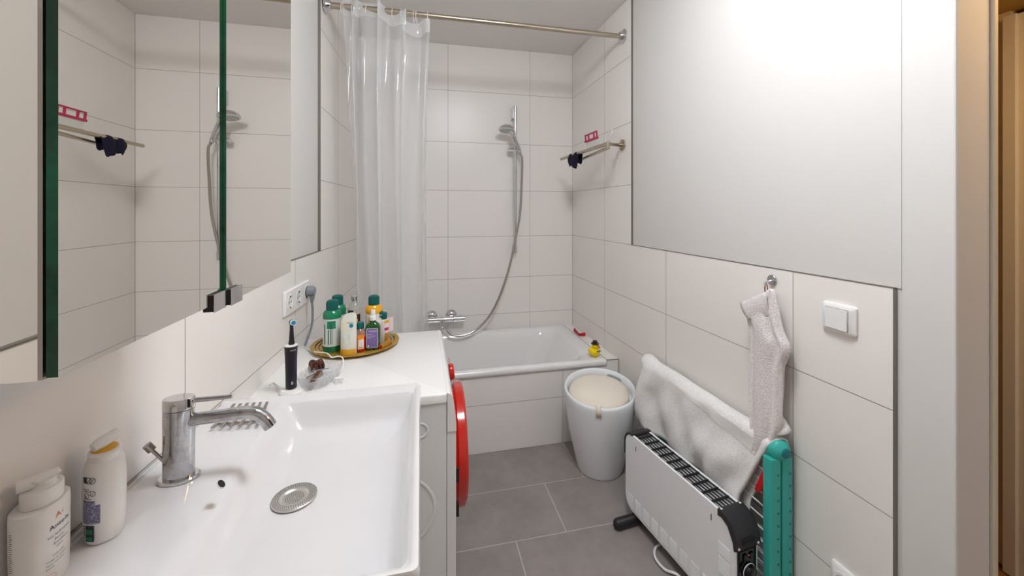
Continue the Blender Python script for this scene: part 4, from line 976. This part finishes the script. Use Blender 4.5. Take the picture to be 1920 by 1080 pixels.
bm = NB(); cb = [hp(.10, .02, .04), onZ(1330, 1150, .01), onZ(1275, 1082, .01), onZ(1247, 1068, .008), onZ(1229, 1046, .008), onZ(1229, 1028, .008), onZ(1243, 1019, .008), onZ(1258, 1022, .008), hp(.335, .03, .008)]
cb[1] = hp(.06, -.02, .02)
cb[1:2] = [hp(.13, -.03, .008)]
tube(bm, catmull(cb, 7), .0042, 10); ob('power_cord', bm, 'plastic', t, label='white power cord looping on the floor')
# ============================================================ DRYING RACK
t = thing('drying_rack', 'folded teal and white clothes drying rack leaning by the right wall', 'drying rack', (1.0, 1.28, 0))
RX = 1.0; RZ0 = CZ-.6855
def post(x0, x1, y0, y1, z0, z1, holes):
    bm = NB(); R_ = [rrect(x0, x1, y0, y1, z, .006, 3) for z in (z0, z1)]; loft(bm, R_)
    if holes:
        for k in range(13):
            z = z1-.045-.036*k
            if z < .02: break
            disc_solid(bm, (x0*.32+x1*.68, y0+.0006, z), (0, -1, 0), [(.0042, 0), (.0036, .0010), (.0, .0008)], 12, 1)
    return ob('frame_post', bm, ['teal', 'dteal'], t, smooth=40)
post(.961, .9985, .938, .968, .001, RZ0-.02, True); post(1.003, 1.039, .938, .968, .001, RZ0-.02, True)
post(.984, .9985, 1.535, 1.565, .001, RZ0-.02, False); post(1.003, 1.039, 1.535, 1.565, .001, RZ0-.02, False)
for y in (.952, 1.55):
    s = -1 if y < 1 else 1
    kr = 1 if s < 0 else .4
    bm = NB(); disc_solid(bm, (RX+.003, y, RZ0), (0, s, 0), [(.020*kr, -.016), (.031*kr, -.014), (.031*kr, .006), (.026*kr, .014), (.016*kr, .020), (.014*kr, .022)], 32); box(bm, .985, 1.030, y-.0125, y+.0125, RZ0-.019, RZ0-.008); k_ = ob('hinge_knob', bm, 'teal', t, smooth=40)
    bm = NB(); disc_solid(bm, (RX+.003, y, RZ0), (0, s, 0), [(.0135*kr, .018), (.0135*kr, .026), (.011*kr, .028), (.0, .028)], 28); ob('knob_cap', bm, 'dteal', k_, smooth=40)
bm = NB(); cyl(bm, (RX, .96, RZ0+.006), (RX, 1.55, RZ0+.006), .008, 12); ob('top_bar', bm, 'teal', t)
for x in (.980, 1.022):
    for k in range(13):
        z = RZ0-.075-.0355*k
        bm = NB(); cyl(bm, (x, .965, z), (x, 1.54, z), .0022, 8); ob('wire', bm, 'plastic', t)
# clothes pegs on the wires
for k, (dx_, dy_, an, lab) in enumerate(((-.010, .0, .30, 'red clothes peg tilted on the drying rack wire, left of its pair'), (.012, -.006, .04, 'red clothes peg hanging beside the teal post, right of its pair'))):
    pt = onX(1434, 888, .972) if k == 0 else onX(1438, 896, .980)
    t3 = thing('clothes_peg', lab, 'clothes peg', pt, 'red pegs on the drying rack')
    ax1 = Vector((-math.sin(an)*.6, math.sin(an)*.9, -1)).normalized(); sd = Vector((.85, .5, 0)).normalized(); nn = ax1.cross(sd)
    for s in (-1, 1):
        bm = NB()
        loft(bm, [[pt+ax1*h+sd*(s*(.0045+g))+sd*w_*1.7*i+nn*.0075*j for i, j in ((-1, -1), (1, -1), (1, 1), (-1, 1))] for h, g, w_ in ((-.006, -.001, .0022), (.012, .0, .0026), (.03, .001, .0026), (.05, .0035, .0026), (.056, .0045, .0018))])
        ob('jaw', bm, 'rclip', t3, bevel=.0012)
    bm = NB(); cyl(bm, pt+ax1*.022-nn*.006, pt+ax1*.022+nn*.006, .003, 10); ob('spring', bm, 'steel', t3)
# towel over the rack
def drape(u, s):
    """u 0 near .. 1 far along the bar; s -1 front hem .. 0 top .. 1 back hem"""
    y = .945+.690*u
    near = max(0, 1-u/.10)
    zt = RZ0+.024+.004*near+.010*math.exp(-((u-.97)/.05)**2)+.004*noise.noise(Vector((u*5, 0, 0)))
    R0 = .024
    if s < 0:
        Lf = (.262+.035*u)*(1)
        k = -s
        d = k*Lf
        yy = y+ (.10*max(0, 1-u*1.6))*min(1, k*1.15)+.012*k*math.sin(u*7)
        bulge = .009*math.sin(u*17+k*4.5)*k+.022*noise.noise(Vector((u*7, k*2.5, 1)))+.006*math.sin(u*31-k*6)*k
        x = RX-R0*min(1, k*9)-.022*k-bulge*min(1, k*4)
        x -= .018*math.exp(-((u-.93)/.06)**2)*min(1, k*6)*(1-k*.5)
        z = zt-max(0, d-.012)-.0*k
    else:
        Lb = .20
        d = s*Lb; x = RX+R0*min(1, s*9)+.006*s; z = zt-max(0, d-.012); yy = y+.02*s
        x = min(x, 1.028)
    if near > 0 and s > 0: x = min(1.034, x+.004*near)
    return Vector((x, yy, z))
bm = NB(); NU2, NS = 70, 56
rows = [[drape(i/NU2, -1+2*j/NS) for j in range(NS+1)] for i in range(NU2+1)]
R_ = loft(bm, rows, closed=False)
for f in bm.faces:
    pass
t = thing('white_towel', 'white terry towel draped over the folded drying rack', 'towel', (RX, 1.28, .28))
ob('cloth', bm, 'towel', t, smooth=180, solid=.009)
bm = NB()
def bandp(u, k):
    p = drape(u, -k); return p+Vector((-.0058, 0, .002))
loft(bm, [[bandp(.03+.60*i/60, .05+.10*(1-i/60)+(.16-.08*i/60)*j/4) for j in range(5)] for i in range(61)], closed=False)
ob('woven_band', bm, 'band', t, smooth=180, label='smooth woven band')
# second hanging layer of the towel under the front
bm = NB()
loft(bm, [[drape(i/20*.5, -j/20)+Vector((.026, .0+.035*0-.018*(j/20), -.012*(j/20))) for j in range(3, 21)] for i in range(21)], closed=False)
ob('inner_layer', bm, 'towel', t, smooth=180, solid=.006)
bm = NB()
fe = [(1452, 768, .004, .004), (1455, 779, .010, .012), (1459, 790, .017, .018), (1462, 800, .021, .022), (1464, 808, .024, .024)]
rs_ = []
for px_1, py_1, ry_, rx_ in fe:
    c_ = onX(px_1, py_1, 1.016); rs_.append([Vector((min(c_.x+rx_*math.cos(q), RIGHT-.006), c_.y+ry_*math.sin(q), c_.z+.35*rx_*math.cos(q+.6))) for q in [2*PI*i/28 for i in range(28)]])
loft(bm, rs_, cap1=False); ob('folded_end', bm, 'towel', t, smooth=180, solid=.003, label='folded-over towel end above the teal knob')
# hook and hand towel
HK = onX(1449, 525, RIGHT)
t = thing('towel_hook', 'round chrome towel hook on the right wall', 'hook', HK)
bm = NB(); disc_solid(bm, HK, (-1, 0, 0), [(.0165, .0005), (.0165, .004), (.015, .006), (.0, .0065)], 32); ob('rosette', bm, 'chrome', t)
bm = NB(); tube(bm, catmull([HK+Vector((-.005, 0, -.002)), HK+Vector((-.022, 0, -.006)), HK+Vector((-.028, .0, -.014)), HK+Vector((-.026, 0, -.006))], 5), .0035, 10); ob('peg', bm, 'chrome', t)
t = thing('hand_towel', 'pale grey terry hand towel hanging by its loop from the chrome hook', 'towel', (1.02, 1.0, .6))
bm = NB(); lp = HK+Vector((-.024, 0, -.010))
tube(bm, catmull([lp+Vector((0, .004, -.030)), lp+Vector((0, .005, -.012)), lp+Vector((0, .001, .003)), lp+Vector((0, -.004, -.012)), lp+Vector((0, -.003, -.036))], 5), .0018, 8); ob('hanging_loop', bm, 'rope', t, label='twisted brown hanging loop')
XT = 1.012
prof = [(541, 1443, 1450, .006), (549, 1432, 1455, .010), (560, 1405, 1460, .014), (572, 1397, 1463, .017), (590, 1402, 1466, .020), (606, 1405, 1471, .021), (622, 1407, 1481, .022), (640, 1408, 1479, .022), (665, 1409, 1470, .022), (700, 1409, 1468, .022), (735, 1408, 1466, .022), (765, 1408, 1464, .021), (790, 1408, 1456, .020), (812, 1410, 1448, .018), (832, 1404, 1438, .014), (846, 1402, 1424, .008)]
rs = []
for py, pa, pb, hx in prof:
    X_ = XT-.032*max(0, min(1, (py-640)/206))**1.5
    a = onX(pa, py, X_); b = onX(pb, py, X_); cy_ = (a.y+b.y)/2; hy = abs(a.y-b.y)/2; n = 64; r_ = []
    for i in range(n):
        q = 2*PI*i/n; lob = 1+.27*math.sin(5*q+.004*py)*min(1, max(.2, (py-540)/60))+.12*math.sin(9*q+py*.008)
        r_.append(Vector((X_+hx*math.sin(q)*lob, cy_+hy*math.cos(q)*(1+.03*math.sin(7*q+py*.05)), a.z)))
    rs.append([Vector((min(p.x, RIGHT-.004), p.y, p.z)) for p in r_])
# add intermediate rings for smooth folds
rs2 = []
for i in range(len(rs[0])):
    col = catmull([r[i] for r in rs], 3); rs2.append(col)
rs3 = [[rs2[i][j] for i in range(len(rs2))] for j in range(len(rs2[0]))]
loft(bm := NB(), rs3); ob('cloth', bm, 'gtowel', t, smooth=180)
bm = NB(); X_ = XT-.012
P0 = [onX(1438, 548, X_), onX(1416, 556, X_), onX(1389, 568, X_)]
P1 = [onX(1445, 596, X_+.006), onX(1424, 600, X_), onX(1405, 600, X_-.004)]
loft(bm, [[p.lerp(q, j/6)+Vector((-.006*math.sin(j/6*PI), 0, 0)) for p, q in zip(catmull(P0, 4), catmull(P1, 4))] for j in range(7)], closed=False); ob('corner', bm, 'gtowel', t, smooth=180, solid=.007, label='turned-out corner')
# ============================================================ SWITCH, LOW SOCKET
def rplate(bm, y0, y1, z0, z1, h, mi=0, r=.008, inset=.006, base=.0003):
    A = rrect(y0, y1, z0, z1, 0, r); B = rrect(y0+inset, y1-inset, z0+inset, z1-inset, 0, r)
    loft(bm, [[Vector((RIGHT-base, p.x, p.y)) for p in A], [Vector((RIGHT-h*.55, p.x, p.y)) for p in A], [Vector((RIGHT-h, p.x, p.y)) for p in B]], mi, cap0=False)
s0, s1 = onX(1545, 562, RIGHT), onX(1609, 632, RIGHT)
yA, yB = s1.y, s0.y; zA, zB = .907+.002, .985
t = thing('light_switch', 'white rocker light switch on the right wall', 'switch', (RIGHT, (yA+yB)/2, zA))
bm = NB(); rplate(bm, yA, yB, zA, zB, .011); ob('frame', bm, 'plastic', t, smooth=40)
bm = NB(); A = rrect(yA+.016, yB-.013, zA+.011, zB-.013, 0, .002)
loft(bm, [[Vector((RIGHT-.0111, p.x, p.y)) for p in A], [Vector((RIGHT-.0125-.004*abs((p.x-yA-.016)/(yB-yA-.029)-.15)*0-.003*(1 if p.x < (yA+yB)/2 else 0), p.x, p.y)) for p in A]], cap0=False); ob('rocker', bm, 'plastic', t, smooth=20)
bm = NB(); A = rrect(yA+.0150, yB-.0120, zA+.010, zB-.012, 0, .002); loft(bm, [[Vector((RIGHT-.01125, p.x, p.y)) for p in A]], cap0=False); ob('gap_line', bm, 'joint', t, smooth=0)
l0, l1 = onX(1563, 1046, RIGHT), onX(1621, 1078, RIGHT)
yA, yB = .762, .838; zB = l0.z; zA = zB-.075
t = thing('low_socket', 'white wall socket low on the right wall below the light switch', 'socket', (RIGHT, .80, zA))
bm = NB(); rplate(bm, yA, yB, zA, zB, .011); ob('frame', bm, 'plastic', t, smooth=40)
bm = NB(); yc, zc = .80, (zA+zB)/2
loft(bm, [[Vector((RIGHT-h, yc+r*math.cos(2*PI*i/32), zc+r*math.sin(2*PI*i/32))) for i in range(32)] for r, h in ((.028, .0112), (.026, .0130), (.0205, .0130), (.0195, .0116), (.001, .0115))], cap0=False); ob('outlet', bm, 'plastic', t, smooth=40)
